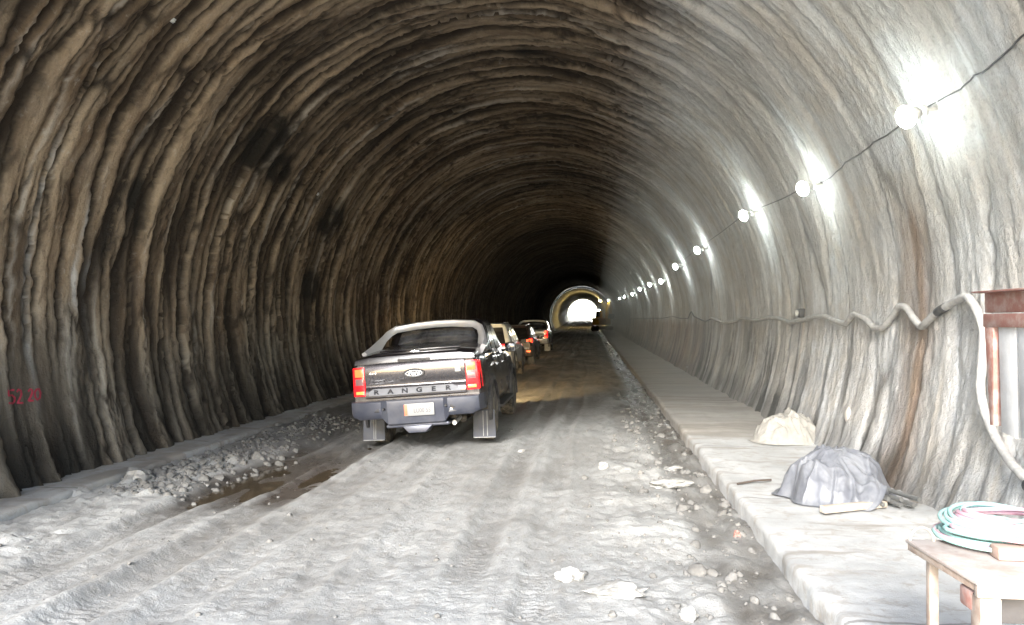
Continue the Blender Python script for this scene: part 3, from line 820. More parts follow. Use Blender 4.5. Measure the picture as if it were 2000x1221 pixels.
# sack
sk0 = on_z(1552, 868, WZ); 
def sack_fn(U, V):
    th = V * 2 * math.pi; r = U
    X = r * (.38 + .05 * np.sin(2 * th + .5) + .02 * np.sin(7 * th)) * np.cos(th); Y = r * (.40 + .03 * np.sin(5 * th)) * np.sin(th)
    Z = (.34 * np.exp(-(((X + .08) / .24) ** 2 + (Y / .30) ** 2) ** 1.5) + .22 * np.exp(-(((X - .20) / .17) ** 2 + ((Y + .05) / .26) ** 2))) * sst(1.0, .75, r)
    wx = X + .06 * noise(X * 5, Y * 5, 630); wy = Y + .06 * noise(X * 5 + 7, Y * 5, 631)
    c = .055 * ridged(wx * 4 + wy * 2, wy * 3, 632) ** 2 + .035 * ridged(wx * 9 - wy * 3, wy * 7, 633) ** 2 + .012 * ridged(wx * 20, wy * 16, 634)
    Z = Z + (c - .015) * sst(1.0, .8, r)
    return sk0.x + X * 1.35 - .02, sk0.y + .25 + Y, WZ + np.clip(Z, .004, 2)
o = cloth('sack', M_SACK, sack_fn, 90, 180); tag(o, 'crumpled beige sack heaped against the foot of the right wall', 'sack')
# loose pale lump stuck on the wall foot above the tarp
o = rock_mb(.10, (.45, .7, 1.2), 9).build('concrete_lump', simple('pale_mortar', (.50, .46, .41), .9, bump=.5)); q = wall_pt(1642, 808, .0); o.location = q
tag(o, 'pale mortar lump stuck to the wall above the tarp', 'mortar lump')

# red steel frame with grey boards against the wall
t = thing('board_rack', 'red-brown steel rack holding two grey boards against the near right wall', 'rack', (2.55, 0, 0))
M_RED = simple('red_oxide_steel', (.30, .135, .105), .7, dirt=(.42, .33, .29), dirt_amt=.8, scale=10, bump=.3, bscale=30)
M_BRD = simple('grey_board', (.50, .50, .495), .8, dirt=(.38, .37, .36), dirt_amt=.7, scale=6, bump=.2)
FX = 2.55
def fp(px, py, dx=0):
    p = on_x(px, py, FX + dx); return Vector((p.x - FX, p.y, p.z))
mb = MB()
a = fp(1918, 574); b = fp(1928, 634)
zt, zm, zb = 2.05, 1.85, 1.20
ya = fp(1921, 600).y; yb = 3.9
mb.box((.03, (ya + yb) / 2, (zt + zm + .07) / 2), (.05, ya - yb, zt - zm - .07), .006)
mb.box((.0, (ya + yb) / 2, zt + .004), (.14, ya - yb + .04, .012), .003)
mb.box((.02, (ya + yb) / 2 - .02, zm + .02), (.09, ya - yb - .04, .085), .006)
mb.build('top_beam', M_RED, t)
mb = MB(); y1 = fp(1938, 640).y; mb.hexa([(-.02, y1 - .05, zb), (.05, y1 - .05, zb), (.05, y1 + .0, zb), (-.02, y1 + .0, zb), (-.02, y1 - .05, zm - .02), (.05, y1 - .05, zm - .02), (.05, y1 + .06, zm - .02), (-.02, y1 + .06, zm - .02)], .006)
mb.build('post', M_RED, t)
for k, (p0, p1) in enumerate(((1950, 1983), (1987, 2040))):
    ya_ = fp(p0, 740).y; yb_ = fp(p1, 740).y
    mb = MB(); mb.hexa([(.0, yb_, zb - .05 - .03 * k), (.03, yb_, zb - .05 - .03 * k), (.03, ya_ - .03, zb - .03), (.0, ya_ - .03, zb - .03), (.0, yb_, zm - .02), (.03, yb_, zm - .02), (.03, ya_, zm - .02), (.0, ya_, zm - .02)], .005)
    o = mb.build('board', M_BRD, t)
for k in range(2):
    mb = MB(); mb.tube([(.03, y1 - .03 - .25 * k, zb + .15), (.5, y1 - .03 - .25 * k, zb + .15)], .014, 8); mb.build('stay', M_RED, t)
# tool hanging at the end of the conduit
t = thing('hose_reel', 'dark valve fitting where the conduit ends by the right wall', 'valve', wall_pt(1992, 944, .05))
mb = MB(); mb.lathe([(-.05, .03), (-.045, .05), (.045, .05), (.05, .03)], axis='y', n=14); mb.build('valve_body', M_BLK, t)
mb = MB(); mb.lathe([(-.012, .055), (.012, .055)], (0, -.07, .03), 'y', 16); mb.tube([(0, 0, 0), (0, -.08, .03)], .012, 8); mb.build('handwheel', M_CAGE, t)

# workbench with the twin hose
TZ = 1.0
M_TAB = simple('worn_steel_plate', (.38, .325, .285), .7, dirt=(.25, .18, .14), dirt_amt=.7, scale=9, bump=.25, bscale=40)
M_LEG = simple('worn_painted_steel', (.36, .29, .235), .75, dirt=(.22, .14, .10), dirt_amt=.7, scale=12, bump=.2)
A = on_z(1908, 1137, TZ); B = on_z(1768, 1053, TZ)
t = thing('workbench', 'worn steel workbench standing on the near end of the right walkway', 'workbench', (A.x, A.y, WZ))
dB = Vector((B.x - A.x, B.y - A.y, 0)); h = TZ - WZ
Wd = .95
mb = MB(); mb.hexa([(0, 0, h - .012), (Wd, .0, h - .012), (Wd + dB.x, dB.y, h - .012), (dB.x, dB.y, h - .012), (0, 0, h), (Wd, 0, h), (Wd + dB.x, dB.y, h), (dB.x, dB.y, h)], .002)
mb.build('tabletop', M_TAB, t)
mb = MB()
mb.hexa([(.004, .004, h - .055), (Wd, .004, h - .055), (Wd, .03, h - .055), (.004, .03, h - .055), (.004, .004, h - .014), (Wd, .004, h - .014), (Wd, .03, h - .014), (.004, .03, h - .014)], .003)
mb.hexa([(dB.x + .004, dB.y - .01, h - .04), (.006, .034, h - .04), (.03, .034, h - .04), (dB.x + .03, dB.y - .01, h - .04), (dB.x + .004, dB.y - .01, h - .014), (.006, .034, h - .014), (.03, .034, h - .014), (dB.x + .03, dB.y - .01, h - .014)], .003)
mb.build('apron', M_LEG, t)
for k, (lx, ly, s) in enumerate(((.045, .035, .068), (.06 + dB.x, dB.y - .10, .034), (Wd - .05, .035, .068), (Wd + dB.x - .05, dB.y - .05, .034))):
    mb = MB(); mb.hexa([(lx - s / 2, ly - s / 2, 0), (lx + s / 2, ly - s / 2, 0), (lx + s / 2, ly + s / 2, 0), (lx - s / 2, ly + s / 2, 0), (lx - s / 2, ly - s / 2, h - .056), (lx + s / 2, ly - s / 2, h - .056), (lx + s / 2, ly + s / 2, h - .056), (lx - s / 2, ly + s / 2, h - .056)], .004)
    if k in (0, 2): mb.lathe([(-.006, .012), (.0, .012)], (lx, ly - s / 2, h - .16), 'y', 12)
    mb.build('leg', M_LEG, t)
mb = MB(); mb.box((.03, .10, h - .085), (.045, .09, .07), .01); mb.build('bracket', M_RED, t)
mb = MB(); mb.box((.56, .20, h - .15), (.84, .02, .11), .004); mb.build('back_rail', simple('dark_steel', (.11, .10, .095), .6, metal=.4), t)
mb = MB(); c0 = Vector((dB.x + .055, dB.y - .03, h)); mb.tube([c0 + Vector((-.045 * math.cos(a), .01, .055 * math.sin(a) - .002)) for a in [math.pi * k / 12 for k in range(13)]], .006, 8)
mb.build('loop_handle', simple('bare_bar', (.42, .38, .33), .6, metal=.5), t)
# coiled hose
hc = on_z(1962, 1044, TZ + .03); 
M_PINK = simple('pink_hose', (.52, .28, .32), .55, dirt=(.46, .38, .38), dirt_amt=.6, scale=14, bump=.1)
M_GRN = simple('green_hose', (.26, .46, .41), .55, dirt=(.38, .46, .43), dirt_amt=.6, scale=14, bump=.1)
t = thing('coiled_hose', 'twin pink and green rubber hose coiled on the workbench', 'hose', (hc.x, hc.y, TZ))
def coil(off, seed, n=9):
    P = []
    rnd = random.Random(seed); offs = [(rnd.uniform(-.02, .02), rnd.uniform(-.02, .02), rnd.uniform(-.02, .02)) for _ in range(n + 1)]
    N = 44
    for k in range(n * N + 1):
        a = 2 * math.pi * k / N; lap = k / N; i = int(lap); f = lap - i
        o0 = offs[min(i, n)]; o1 = offs[min(i + 1, n)]
        ox, oy, orr = [o0[j] + (o1[j] - o0[j]) * f for j in range(3)]
        r = .222 - .021 * (lap % 4.5) + orr + off * .0095
        z = .012 + .011 * lap + .012 * math.sin(a * 2 + seed) * (lap / n) + .004
        P.append(Vector((ox + r * 1.12 * math.cos(a), oy + r * 1.05 * math.sin(a), max(z, .011))))
    return smooth_path(P, 3)
mb = MB(); mb.tube(coil(-1, 1), .0085, 8); mb.build('pink_line', M_PINK, t, smooth=80)
mb = MB(); mb.tube(coil(1, 4), .0085, 8); mb.build('green_line', M_GRN, t, smooth=80)
# torch with brass valves inside the coil
t2 = thing('welding_torch', 'small gas torch with valves lying inside the coiled hose', 'torch', (hc.x - .03, hc.y, TZ + .02))
M_BRASS = simple('dull_brass', (.45, .40, .33), .45, metal=.6)
mb = MB(); mb.tube([(-.09, -.03, .02), (-.02, -.01, .035), (.05, .02, .04), (.14, .03, .045)], .013, 8); mb.build('torch_body', M_BRASS, t2)
for k, (x, y) in enumerate(((-.02, .015), (.03, -.02))):
    mb = MB(); mb.lathe([(0, .008), (.03, .008), (.03, .02), (.045, .02)], (x, y, .03), 'z', 12); mb.build('valve_knob', M_GRN if k else M_PINK, t2)
mb = MB(); mb.box((-.06, .0, .022), (.05, .035, .035), .008); mb.build('coupler', simple('mint_coupler', (.42, .6, .5), .5), t2)
q = on_z(1965, 1092, TZ); 
mb = MB(); mb.box((0, 0, .024), (.20, .07, .046), .006); o = mb.build('wood_block', simple('pinkish_wood', (.36, .25, .20), .75, dirt=(.36, .24, .18), dirt_amt=.7, scale=16, bump=.3)); o.location = (q.x + .06, q.y, TZ + .001); o.rotation_euler = (0, 0, -.03)
tag(o, 'pinkish wooden block on the front edge of the workbench', 'wood block')
# crate under the bench
t = thing('crate', 'dark metal box standing under the workbench', 'box', (A.x + .60, A.y + .30, WZ))
M_DK = simple('dark_box_metal', (.12, .115, .12), .6, metal=.3)
mb = MB(); mb.box((0, 0, .14), (.5, .26, .28), .012); mb.build('box_body', M_DK, t)
mb = MB(); mb.box((0, 0, .295), (.52, .28, .03), .008); mb.build('lid', M_DK, t)

# ================================================================== LOOSE STONES
M_WST = simple('white_stone', (.37, .365, .345), .9, dirt=(.20, .188, .165), dirt_amt=.9, scale=14, bump=.4)
stones = [((1305, 950), .21, (1, .7, .26), 'large flat white stone slab by the drain on the road'),
          ((1312, 918), .10, (1, .7, .3), 'small flat white stone just beyond the large white slab'),
          ((1112, 1130), .10, (1, .65, .45), 'white stone on the bare mud in the middle foreground'),
          ((1205, 1160), .17, (1.1, .7, .25), 'pale flat stone half buried in the lower foreground mud'),
          ((1180, 916), .07, (.8, .8, .8), 'small upright pale stone right of the wheel track'),
          ((1345, 1209), .07, (1, .8, .7), 'white chip of stone at the lowest edge of the mud bank'),
          ((1018, 885), .05, (1.3, .8, .5), 'little pale stone behind the right wheel of the pickup'),
          ((1440, 1046), .035, (1, 1, .8), 'small dark red stone beside the drain'),
          ((268, 938), .15, (1.15, .9, .7), 'round grey mud boulder against the left ledge'),
          ((1356, 728), .24, (1, .8, .9), 'grey concrete lump at the wall foot on the far walkway')]
for i, ((px, py), r, sq, lab) in enumerate(stones):
    mt = M_STONE if i in (8, 9) else (M_RED if i == 7 else M_WST)
    o = rock_mb(r, sq, 20 + i, 3, .55).build('stone', mt, smooth=38)
    p = floor_pt(px, py) if i != 9 else on_z(px, py, WZ)
    o.location = p + Vector((0, 0, r * sq[2] * .45)); o.rotation_euler = (random.uniform(-.15, .15), random.uniform(-.15, .15), random.uniform(0, 3))
    tag(o, lab, 'stone', 'loose stones')
# dry clods pushed up along the left ledge and crumbs on the mud: nobody could count them
M_CLOD = simple('dry_mud_clods', (.165, .158, .145), .95, dirt=(.10, .094, .083), dirt_amt=.6, scale=9, bump=.6)
rnd = random.Random(3)
vs = []; mbc = MB()
protos = [rock_mb(1, (1, .9, .75), 60 + k, 2, .42) for k in range(6)]
def clods(name, spots, lab):
    m = MB()
    for x, y, z, r in spots:
        p = protos[rnd.randrange(6)]; R = Matrix.Rotation(rnd.uniform(0, 6), 3, 'Z') @ Matrix.Rotation(rnd.uniform(0, 6), 3, 'X')
        m.add([(R @ Vector(v)) * r + Vector((x, y, z)) for v in p.v], p.f)
    tag(m.build(name, M_CLOD, smooth=60, fix=False), lab, None, None, 'stuff')
S = []
for k in range(900):
    a = rnd.random(); y = 7.6 + 6.5 * a ** 1.2; x = -4.95 + rnd.gauss(.05, .15) + (rnd.random() ** 3) * .7 - (rnd.random() ** 4) * .35 + .10 * math.sin(y * 2)
    r = abs(rnd.gauss(0, .020)) + .008
    if 8.4 < y < 10.2: r *= 1.5
    S.append((x, y, float(floor_h(x, y)) - r * .1, r))
clods('mud_clods', S, 'lumpy dried mud clods pushed up along the left ledge')
S = []
for k in range(300):
    y = 4.0 + 16 * rnd.random() ** 1.3; x = rnd.uniform(.55, 1.36); r = abs(rnd.gauss(0, .02)) + .008
    S.append((x, y, float(floor_h(x, y)) + r * .1, r))
clods('gutter_rubble', S, 'broken stones and mud lumps lying in the gutter beside the right walkway')
S = []
for k in range(300):
    y = 4.2 + 9 * rnd.random() ** 1.5; x = rnd.uniform(-4.8, 1.2) if k % 2 else rnd.gauss(.45, .3)
    if x > 1.2: continue
    r = abs(rnd.gauss(0, .009)) + .004
    if k % 2 == 0: r *= 1.25
    S.append((x, y, float(floor_h(x, y)) + r * .3, r))
clods('mud_crumbs', S, 'small mud crumbs scattered over the road')
# ================================================================== VEHICLES
def paint(name, col, metal=.3, rough=.32, coat=.7, dirt=(.30, .26, .21), amt=.3):
    m, nt = new_mat(name)
    out = nd(nt, 'ShaderNodeOutputMaterial'); p = nd(nt, 'ShaderNodeBsdfPrincipled'); nt.links.new(p.outputs[0], out.inputs[0])
    tc = nd(nt, 'ShaderNodeTexCoord'); v = tc.outputs['Object']
    sp = nd(nt, 'ShaderNodeSeparateXYZ'); nt.links.new(v, sp.inputs[0])
    low = ramp(nt, sp.outputs['Z'], 1.15, .35)
    n = noisen(nt, v, 4.5, 6, .7); n2 = noisen(nt, v, 30, 4, .6)
    f = mathn(nt, 'MULTIPLY', mathn(nt, 'MULTIPLY', mathn(nt, 'ADD', mathn(nt, 'MULTIPLY', low, .9), .12), ramp(nt, n, .3, .65)), amt * 2, True)
    nt.links.new(mixc(nt, f, col, dirt), p.inputs['Base Color'])
    nt.links.new(mathn(nt, 'MULTIPLY', mathn(nt, 'SUBTRACT', 1., f), metal), p.inputs['Metallic'])
    nt.links.new(mathn(nt, 'ADD', mathn(nt, 'MULTIPLY', f, .5), mathn(nt, 'ADD', mathn(nt, 'MULTIPLY', n2, .1), rough - .05), True), p.inputs['Roughness'])
    nt.links.new(mathn(nt, 'MULTIPLY', mathn(nt, 'SUBTRACT', 1., f), coat), p.inputs['Coat Weight']); p.inputs['Coat Roughness'].default_value = .06
    return m
M_GLASS = simple('dark_car_glass', (.012, .013, .015), .08, bump=0, dirt=(.05, .045, .04), dirt_amt=.3, coat=.6, spec=.7)
M_GLASS.node_tree.nodes['Principled BSDF'].inputs['Roughness'].default_value = .08
M_RGLASS = simple('reflective_glass', (.55, .57, .62), .14, metal=.9, dirt=(.05, .05, .055), dirt_amt=.9, scale=3, bump=.04, bscale=3)
M_TRIM = simple('black_trim', (.022, .022, .025), .55, dirt=(.16, .14, .12), dirt_amt=.4, scale=9)
M_BUMP = simple('grey_bumper', (.052, .057, .078), .38, dirt=(.13, .13, .135), dirt_amt=.3, scale=5, metal=.35, bump=.05)
M_CHROME = simple('chrome', (.78, .78, .80), .15, metal=1., bump=0, dirt_amt=.2)
M_SILVER = simple('silver_bar', (.50, .50, .52), .35, metal=.3, dirt=(.45, .43, .40), dirt_amt=.4, bump=.03, coat=.4)
M_TYRE = simple('muddy_tyre', (.030, .029, .028), .85, dirt=(.26, .22, .17), dirt_amt=.95, scale=5, bump=.5, bscale=30)
M_RIM = simple('wheel_alloy', (.30, .29, .28), .4, metal=.7, dirt=(.25, .21, .17), dirt_amt=.6)
M_FLAP = simple('mud_flap', (.048, .053, .07), .6, dirt=(.085, .083, .08), dirt_amt=.5, scale=7, bump=.1)
M_LIP = simple('flap_rib', (.28, .28, .28), .6)
M_UNDER = simple('chassis_steel', (.035, .033, .031), .7, metal=.3, dirt=(.17, .145, .115), dirt_amt=.7)
def lamp_mat(name, col, e, s): return simple(name, col, .25, bump=0, coat=.8, emit=e, estr=s, dirt_amt=.0)
M_RLENS = lamp_mat('red_lens', (.45, .01, .012), (1, .008, .014), .26)
M_RHOT = lamp_mat('lit_brake_lens', (.6, .10, .04), (1, .09, .02), .55)
M_RRED = lamp_mat('lit_red_lens', (.8, .03, .02), (1, .035, .03), 1.0)
M_RLOW = lamp_mat('lit_amber_bar', (.8, .16, .06), (1, .11, .02), .7)
M_CLENS = simple('clear_lens', (.20, .11, .11), .2, bump=0, coat=.8, dirt_amt=.2)
M_HEAD = simple('lit_headlamp', (1, .95, .85), .2, bump=0, emit=(1, .86, .62), estr=1.2)
M_PLATE = simple('number_plate', (.24, .24, .238), .5, bump=0, dirt_amt=.1)
M_PRED = simple('plate_red', (.75, .16, .08), .5, bump=0)
M_PTXT = simple('plate_digits', (.09, .088, .095), .5, bump=0)
M_STRIP = simple('tailgate_strip', (.13, .132, .145), .6, metal=.1, dirt=(.10, .10, .10), dirt_amt=.35, bump=.03)
M_LETT = simple('dark_letters', (.012, .012, .016), .8, bump=0)

def rrect(hx0, y0, y1, z, rc, n=5, hx1=None):
    """rounded rectangle ring in plan at height z; hx0 rear half-width, hx1 front half-width"""
    hx1 = hx1 if hx1 is not None else hx0
    P = []
    for cx, cy, a0 in ((hx1 - rc, y1 - rc, 0), (-hx1 + rc, y1 - rc, 90), (-hx0 + rc, y0 + rc, 180), (hx0 - rc, y0 + rc, 270)):
        for k in range(n + 1):
            a = R_(a0 + 90 * k / n); P.append((cx + rc * math.cos(a), cy + rc * math.sin(a), z))
    return P
def section(y, w, zb, zs, crown=.02, inset=.06, belt=.95):
    h = [(0, zb), (w * .55, zb), (w * .86, zb), (w - .035, zb + .05), (w - .008, zb + .16), (w, belt - .12), (w - .004, belt + .02), (w - .018, (belt + zs) / 2), (w - inset * .55, zs - .045), (w - inset, zs - .012), (w - inset - .05, zs), (w * .5, zs + crown * .8), (0, zs + crown)]
    L = [(-x, y, z) for x, z in h[::-1][1:-1]]
    return [(x, y, z) for x, z in h] + L
def quad_on(mb, P, off):
    """thin pane from 4 corners, pushed out by off"""
    P = [Vector(p) for p in P]; n = (P[1] - P[0]).cross(P[3] - P[0]).normalized()
    mb.prism([p + n * off * .2 for p in P], n * off)
def wheel(root, x, y, r, wdt, side):
    t = MB(); h = wdt / 2
    t.lathe([(-h, r * .66), (-h * 1.04, r * .8), (-h * .92, r * .95), (-h * .8, r), (h * .8, r), (h * .92, r * .95), (h * 1.04, r * .8), (h, r * .66)], (0, 0, 0), 'x', 40)
    for k in range(36):
        a = 2 * math.pi * k / 36
        for s in (-1, 0, 1):
            aa = a + (.09 if s == 0 else 0)
            rot = Matrix.Rotation(-aa, 3, 'X') if True else None
            c = (s * h * .56, r * 1.008 * math.sin(aa), r * 1.008 * math.cos(aa))
            t.box(c, (h * .48, .042, .022), 0, rot=rot)
    o = t.build('wheel', M_TYRE, root); o.location = (x, y, r)
    m = MB(); s = side
    m.lathe([(s * h * .2, .02), (s * h * .2, r * .64), (s * h * .98, r * .67), (s * h * .98, r * .60), (s * h * .55, r * .56), (s * h * .62, r * .2), (s * h * .8, r * .18), (s * h * .8, .01)], (0, 0, 0), 'x', 32)
    for k in range(6):
        a = 2 * math.pi * k / 6
        m.box((s * h * .7, r * .38 * math.sin(a), r * .38 * math.cos(a)), (.03, .06, r * .42), .008, rot=Matrix.Rotation(-a, 3, 'X'))
    m.build('rim', M_RIM, o)
    return o
def flare(mb, side, y, w, r, z, wd=.05, n=18):
    pts = []
    rings = []
    for k in range(n + 1):
        a = R_(-12 + 204 * k / n)
        cy, cz = math.cos(a), math.sin(a)
        ring = []
        for rr, xx in ((r, w - .02), (r, w + wd), (r + .075, w + wd * .75), (r + .10, w - .01)):
            ring.append((side * xx, y + rr * cy, z + rr * cz))
        rings.append(ring)
    mb.loft(rings, cap=True)
def headlight_beam(root, x, y, z, e):
    l = bpy.data.lights.new('headlamp_beam', 'SPOT'); l.energy = e; l.color = (1, .74, .38); l.spot_size = R_(64); l.spot_blend = .7; l.shadow_soft_size = .07
    o = bpy.data.objects.new('headlamp_beam', l); C.objects.link(o); o.parent = root; o.location = (x, y, z); o.rotation_euler = (R_(90 - 5), 0, 0)

def make_pickup(name, label, loc, rotz, roll, P, full=True):
    root = thing(name, label, 'pickup truck', loc, (0, roll, rotz), 'vehicles queued along the left of the tunnel')
    Br = Matrix.Translation((0, 0, .55)) @ Matrix.Rotation(P.get('body_roll', 0), 4, 'Y') @ Matrix.Translation((0, 0, -.55))
    paintm = P['paint']
    def b(mb, n, m, par=root, **k): return mb.build(n, m, par, M=Br, **k)
    # ---- body
    mb = MB()
    S = [section(.035, .895, .60, 1.28, 0), section(.10, .925, .52, 1.33, 0), section(.6, .935, .50, 1.335, 0), section(1.72, .935, .48, 1.335, 0), section(1.78, .93, .46, 1.28, .0), section(2.6, .93, .44, 1.23, 0), section(3.7, .93, .44, 1.21, .01),
         section(4.1, .93, .46, 1.20, .05), section(4.75, .92, .48, 1.15, .05), section(5.12, .86, .50, 1.06, .04), section(5.28, .74, .52, .98, .02)]
    mb.loft(S)
    body = b(mb, 'body', paintm, smooth=35)
    cs = []
    for y in (1.22, 4.42):
        for s in (-1, 1):
            c = MB(); c.lathe([(s * .58, .47), (s * 1.2, .47)], (0, y, .42), 'x', 36); c.v = [tuple(Br @ Vector(v)) for v in c.v]; cs.append(c)
    cut(body, cs)
    # ---- cab
    R1 = rrect(.885, 1.70, 4.18, 1.20, .12, hx1=.85); R2 = rrect(.845, 1.80, 3.80, 1.42, .12, hx1=.80); R3 = rrect(.765, 1.95, 3.22, 1.76, .11, hx1=.735); R4 = rrect(.725, 2.02, 3.10, 1.825, .11, hx1=.70); R5 = rrect(.64, 2.12, 2.98, 1.855, .11); R6 = rrect(.40, 2.3, 2.8, 1.868, .1)
    mb = MB(); mb.loft([R1, R2, R3, R4, R5, R6]); b(mb, 'cab', P['cab'], smooth=45)
    def cabx(y, z):   # half width of the cab side
        t = (z - 1.42) / .34
        hr = .845 + (.765 - .845) * t; hf_ = .80 + (.735 - .80) * t
        y0 = 1.80 + .15 * t; y1 = 3.80 - .58 * t
        return hr + (hf_ - hr) * (y - y0) / (y1 - y0)
    def caby(z): return 1.80 + .15 * (z - 1.42) / .34
    # rear window and its frame
    mb = MB(); z0, z1 = 1.40, 1.70
    mb.prism([(-.70, caby(z0), z0), (.70, caby(z0), z0), (.60, caby(z1), z1), (.50, caby(z1 + .03), z1 + .03), (-.50, caby(z1 + .03), z1 + .03), (-.60, caby(z1), z1)], (0, -.012, -.004))
    wn = b(mb, 'rear_window', M_RGLASS, smooth=0)
    # side windows
    for s in (-1, 1):
        for ya, yb, yc, yd in ((1.98, 2.62, 2.66, 2.12), (2.70, 3.60, 3.16, 2.72)):
            mb = MB(); Q = [(ya, 1.30), (yb, 1.30), (yc, 1.72), (yd, 1.72)]
            pts = [(s * (cabx(y, z) + .004), y, z) for y, z in Q]
            mb.prism(pts, (s * .008, 0, .003)); b(mb, 'side_window', M_GLASS, smooth=0)
        mb = MB(); mb.tube([(s * (cabx(y, 1.27) + .035 + .01 * (y < 2)), y, 1.27) for y in (1.92, 2.4, 3.0, 3.66)], .011, 6); b(mb, 'window_trim', M_CHROME)
        # doors as shut lines and handles
        for k, (ya, yb) in enumerate(((1.86, 2.66), (2.68, 3.72))):
            mb = MB(); mb.hexa([(s * .925, ya, .60), (s * .925, yb, .60), (s * .936, yb, .60), (s * .936, ya, .60), (s * .885, ya + .02, 1.20), (s * .885, yb, 1.20), (s * .908, yb, 1.20), (s * .908, ya + .02, 1.20)], .004)
            d = b(mb, 'door', paintm)
            mb = MB(); mb.box((s * .942, ya + .14, 1.075), (.03, .17, .032), .01); b(mb, 'handle', M_CHROME, d)
        # mirror
        mb = MB(); mb.box((s * 1.03, 3.46, 1.30), (.20, .10, .17), .035); mb.tube([(s * .86, 3.52, 1.24), (s * .99, 3.48, 1.27)], .025, 8); mr = b(mb, 'mirror', P.get('mirror', M_CHROME))
        mb = MB(); mb.box((s * 1.035, 3.408, 1.30), (.155, .006, .125), .002); b(mb, 'mirror_glass', M_GLASS, mr)
        # flares
        for y in (1.22, 4.42):
            mb = MB(); flare(mb, s, y, .925, .455, .43); b(mb, 'wheel_flare', P.get('flare', M_TRIM))
        mb = MB(); mb.box((s * .93, 2.78, .40), (.16, 1.95, .05), .02); b(mb, 'side_step', M_TRIM)
    # ---- bed
    if P.get('lid', True):
        mb = MB()
        rings = []
        for y, zz in ((.0, 1.30), (.02, 1.365), (.06, 1.385), (.5, 1.42), (1.2, 1.47), (1.55, 1.50), (1.62, 1.49), (1.64, 1.42)):
            ring = [(-.86, y, zz - .05 if y > .03 else zz - .02), (-.83, y, zz - .012), (-.72, y, zz), (-.66, y, zz + .012), (-.4, y, zz + .016), (0, y, zz + .022), (.4, y, zz + .016), (.66, y, zz + .012), (.72, y, zz), (.83, y, zz - .012), (.86, y, zz - .05 if y > .03 else zz - .02), (.86, y, 1.31 if y > .03 else 1.285), (0, y, 1.30 if y > .03 else 1.28), (-.86, y, 1.31 if y > .03 else 1.285)]
            rings.append(ring)
        mb.loft(rings); lid = b(mb, 'bed_cover', P['lid_paint'], smooth=40)
        mb = MB(); mb.box((-.05, .19, 1.425), (.20, .06, .028), .012); b(mb, 'lid_handle', M_CHROME, lid)
        mb = MB(); mb.box((0, -.008, 1.318), (.46, .02, .035), .006); b(mb, 'lid_lock', M_TRIM, lid)
        for k in (0, 1):
            mb = MB(); mb.box((0, .16 + .3 * k, 1.412 + .033 * k), (1.2, .05, .02), .008); b(mb, 'lid_rib', P['lid_paint'], lid)
    else:
        mb = MB(); mb.box((0, .9, 1.2), (1.6, 1.6, .2), .01); b(mb, 'bed_load', M_TRIM)
    # sports bar
    if P.get('bar', True):
        mb = MB()
        path = [(-.865, .70, 1.35), (-.845, 1.05, 1.45), (-.80, 1.42, 1.60), (-.745, 1.63, 1.70), (-.64, 1.70, 1.765), (-.3, 1.735, 1.80), (0, 1.74, 1.81)]
        path = path + [(-x, y, z) for x, y, z in path[::-1][1:]]
        rings = []
        for i, p in enumerate(path):
            a = Vector(path[max(i - 1, 0)]); c = Vector(path[min(i + 1, len(path) - 1)]); t = (c - a).normalized()
            fwd = Vector((0, 1, .25)); fwd = (fwd - t * fwd.dot(t)).normalized(); nn = t.cross(fwd)
            w_ = .035; hh = .055
            if i in (0, len(path) - 1): hh = .11
            elif i in (1, len(path) - 2): hh = .085
            ring = [Vector(p) + fwd * w_ * cx + nn * hh * cz for cx, cz in ((-1, -.75), (-.7, -1), (.7, -1), (1, -.75), (1, .75), (.7, 1), (-.7, 1), (-1, .75))]
            rings.append(ring)
        mb.loft(rings); b(mb, 'sports_bar', M_SILVER, smooth=50)
    # ---- tailgate
    mb = MB()
    prof_ = [(1.295, -.004), (1.27, -.022), (1.19, -.030), (1.10, -.034), (1.03, -.020), (.985, -.008), (.955, -.014), (.94, -.03), (.84, -.058), (.815, -.05), (.80, -.01), (.80, .05), (1.295, .05)]
    rings = [[(x, y + .012 * (x / .72) ** 2, z) for z, y in prof_] for x in (-.715, -.71, -.5, -.25, 0, .25, .5, .71, .715)]
    mb.loft(rings); tg = b(mb, 'tailgate', P['gate'], smooth=40)
    if full:
        # lettered strip on the sloping lower step, reflected brightness put into its pale colour
        def on_strip(x, z, o=.017): 
            t = (.94 - z) / .10
            return (x, -.03 - .028 * t - o + .012 * (x / .72) ** 2, z)
        mb = MB(); mb.prism([on_strip(-.66, .845), on_strip(-.33, .845), on_strip(0, .845), on_strip(.33, .845), on_strip(.655, .845), on_strip(.63, .885), on_strip(.535, .936), on_strip(.27, .936), on_strip(0, .936), on_strip(-.3, .936), on_strip(-.60, .936), on_strip(-.66, .90)], (0, .012, .004)); st = b(mb, 'lettered_strip', M_STRIP, tg, smooth=0)
        for k, ch in enumerate('RANGER'):
            mb = MB()
            x = -.555 + .205 * k
            Mx = Matrix.Translation(on_strip(x, .889, .019)) @ Matrix.Rotation(R_(90 - 16), 4, 'X') @ Matrix.Diagonal((1.35, 1, 1, 1))
            mb.text(ch, .088, Mx, .003, bold=.0035); b(mb, 'letter', M_LETT, st, smooth=0, fix=False)
        # oval badge
        mb = MB(); 
        def oval(a, b_, y, n=40): return [(a * math.cos(2 * math.pi * k / n) + .0, y, 1.125 + b_ * math.sin(2 * math.pi * k / n)) for k in range(n)]
        mb.loft([oval(.155, .066, -.030), oval(.155, .066, -.046), oval(.148, .060, -.052), oval(.140, .053, -.052), oval(.138, .051, -.046)]); bd = b(mb, 'oval_badge', M_TRIM, tg, smooth=40)
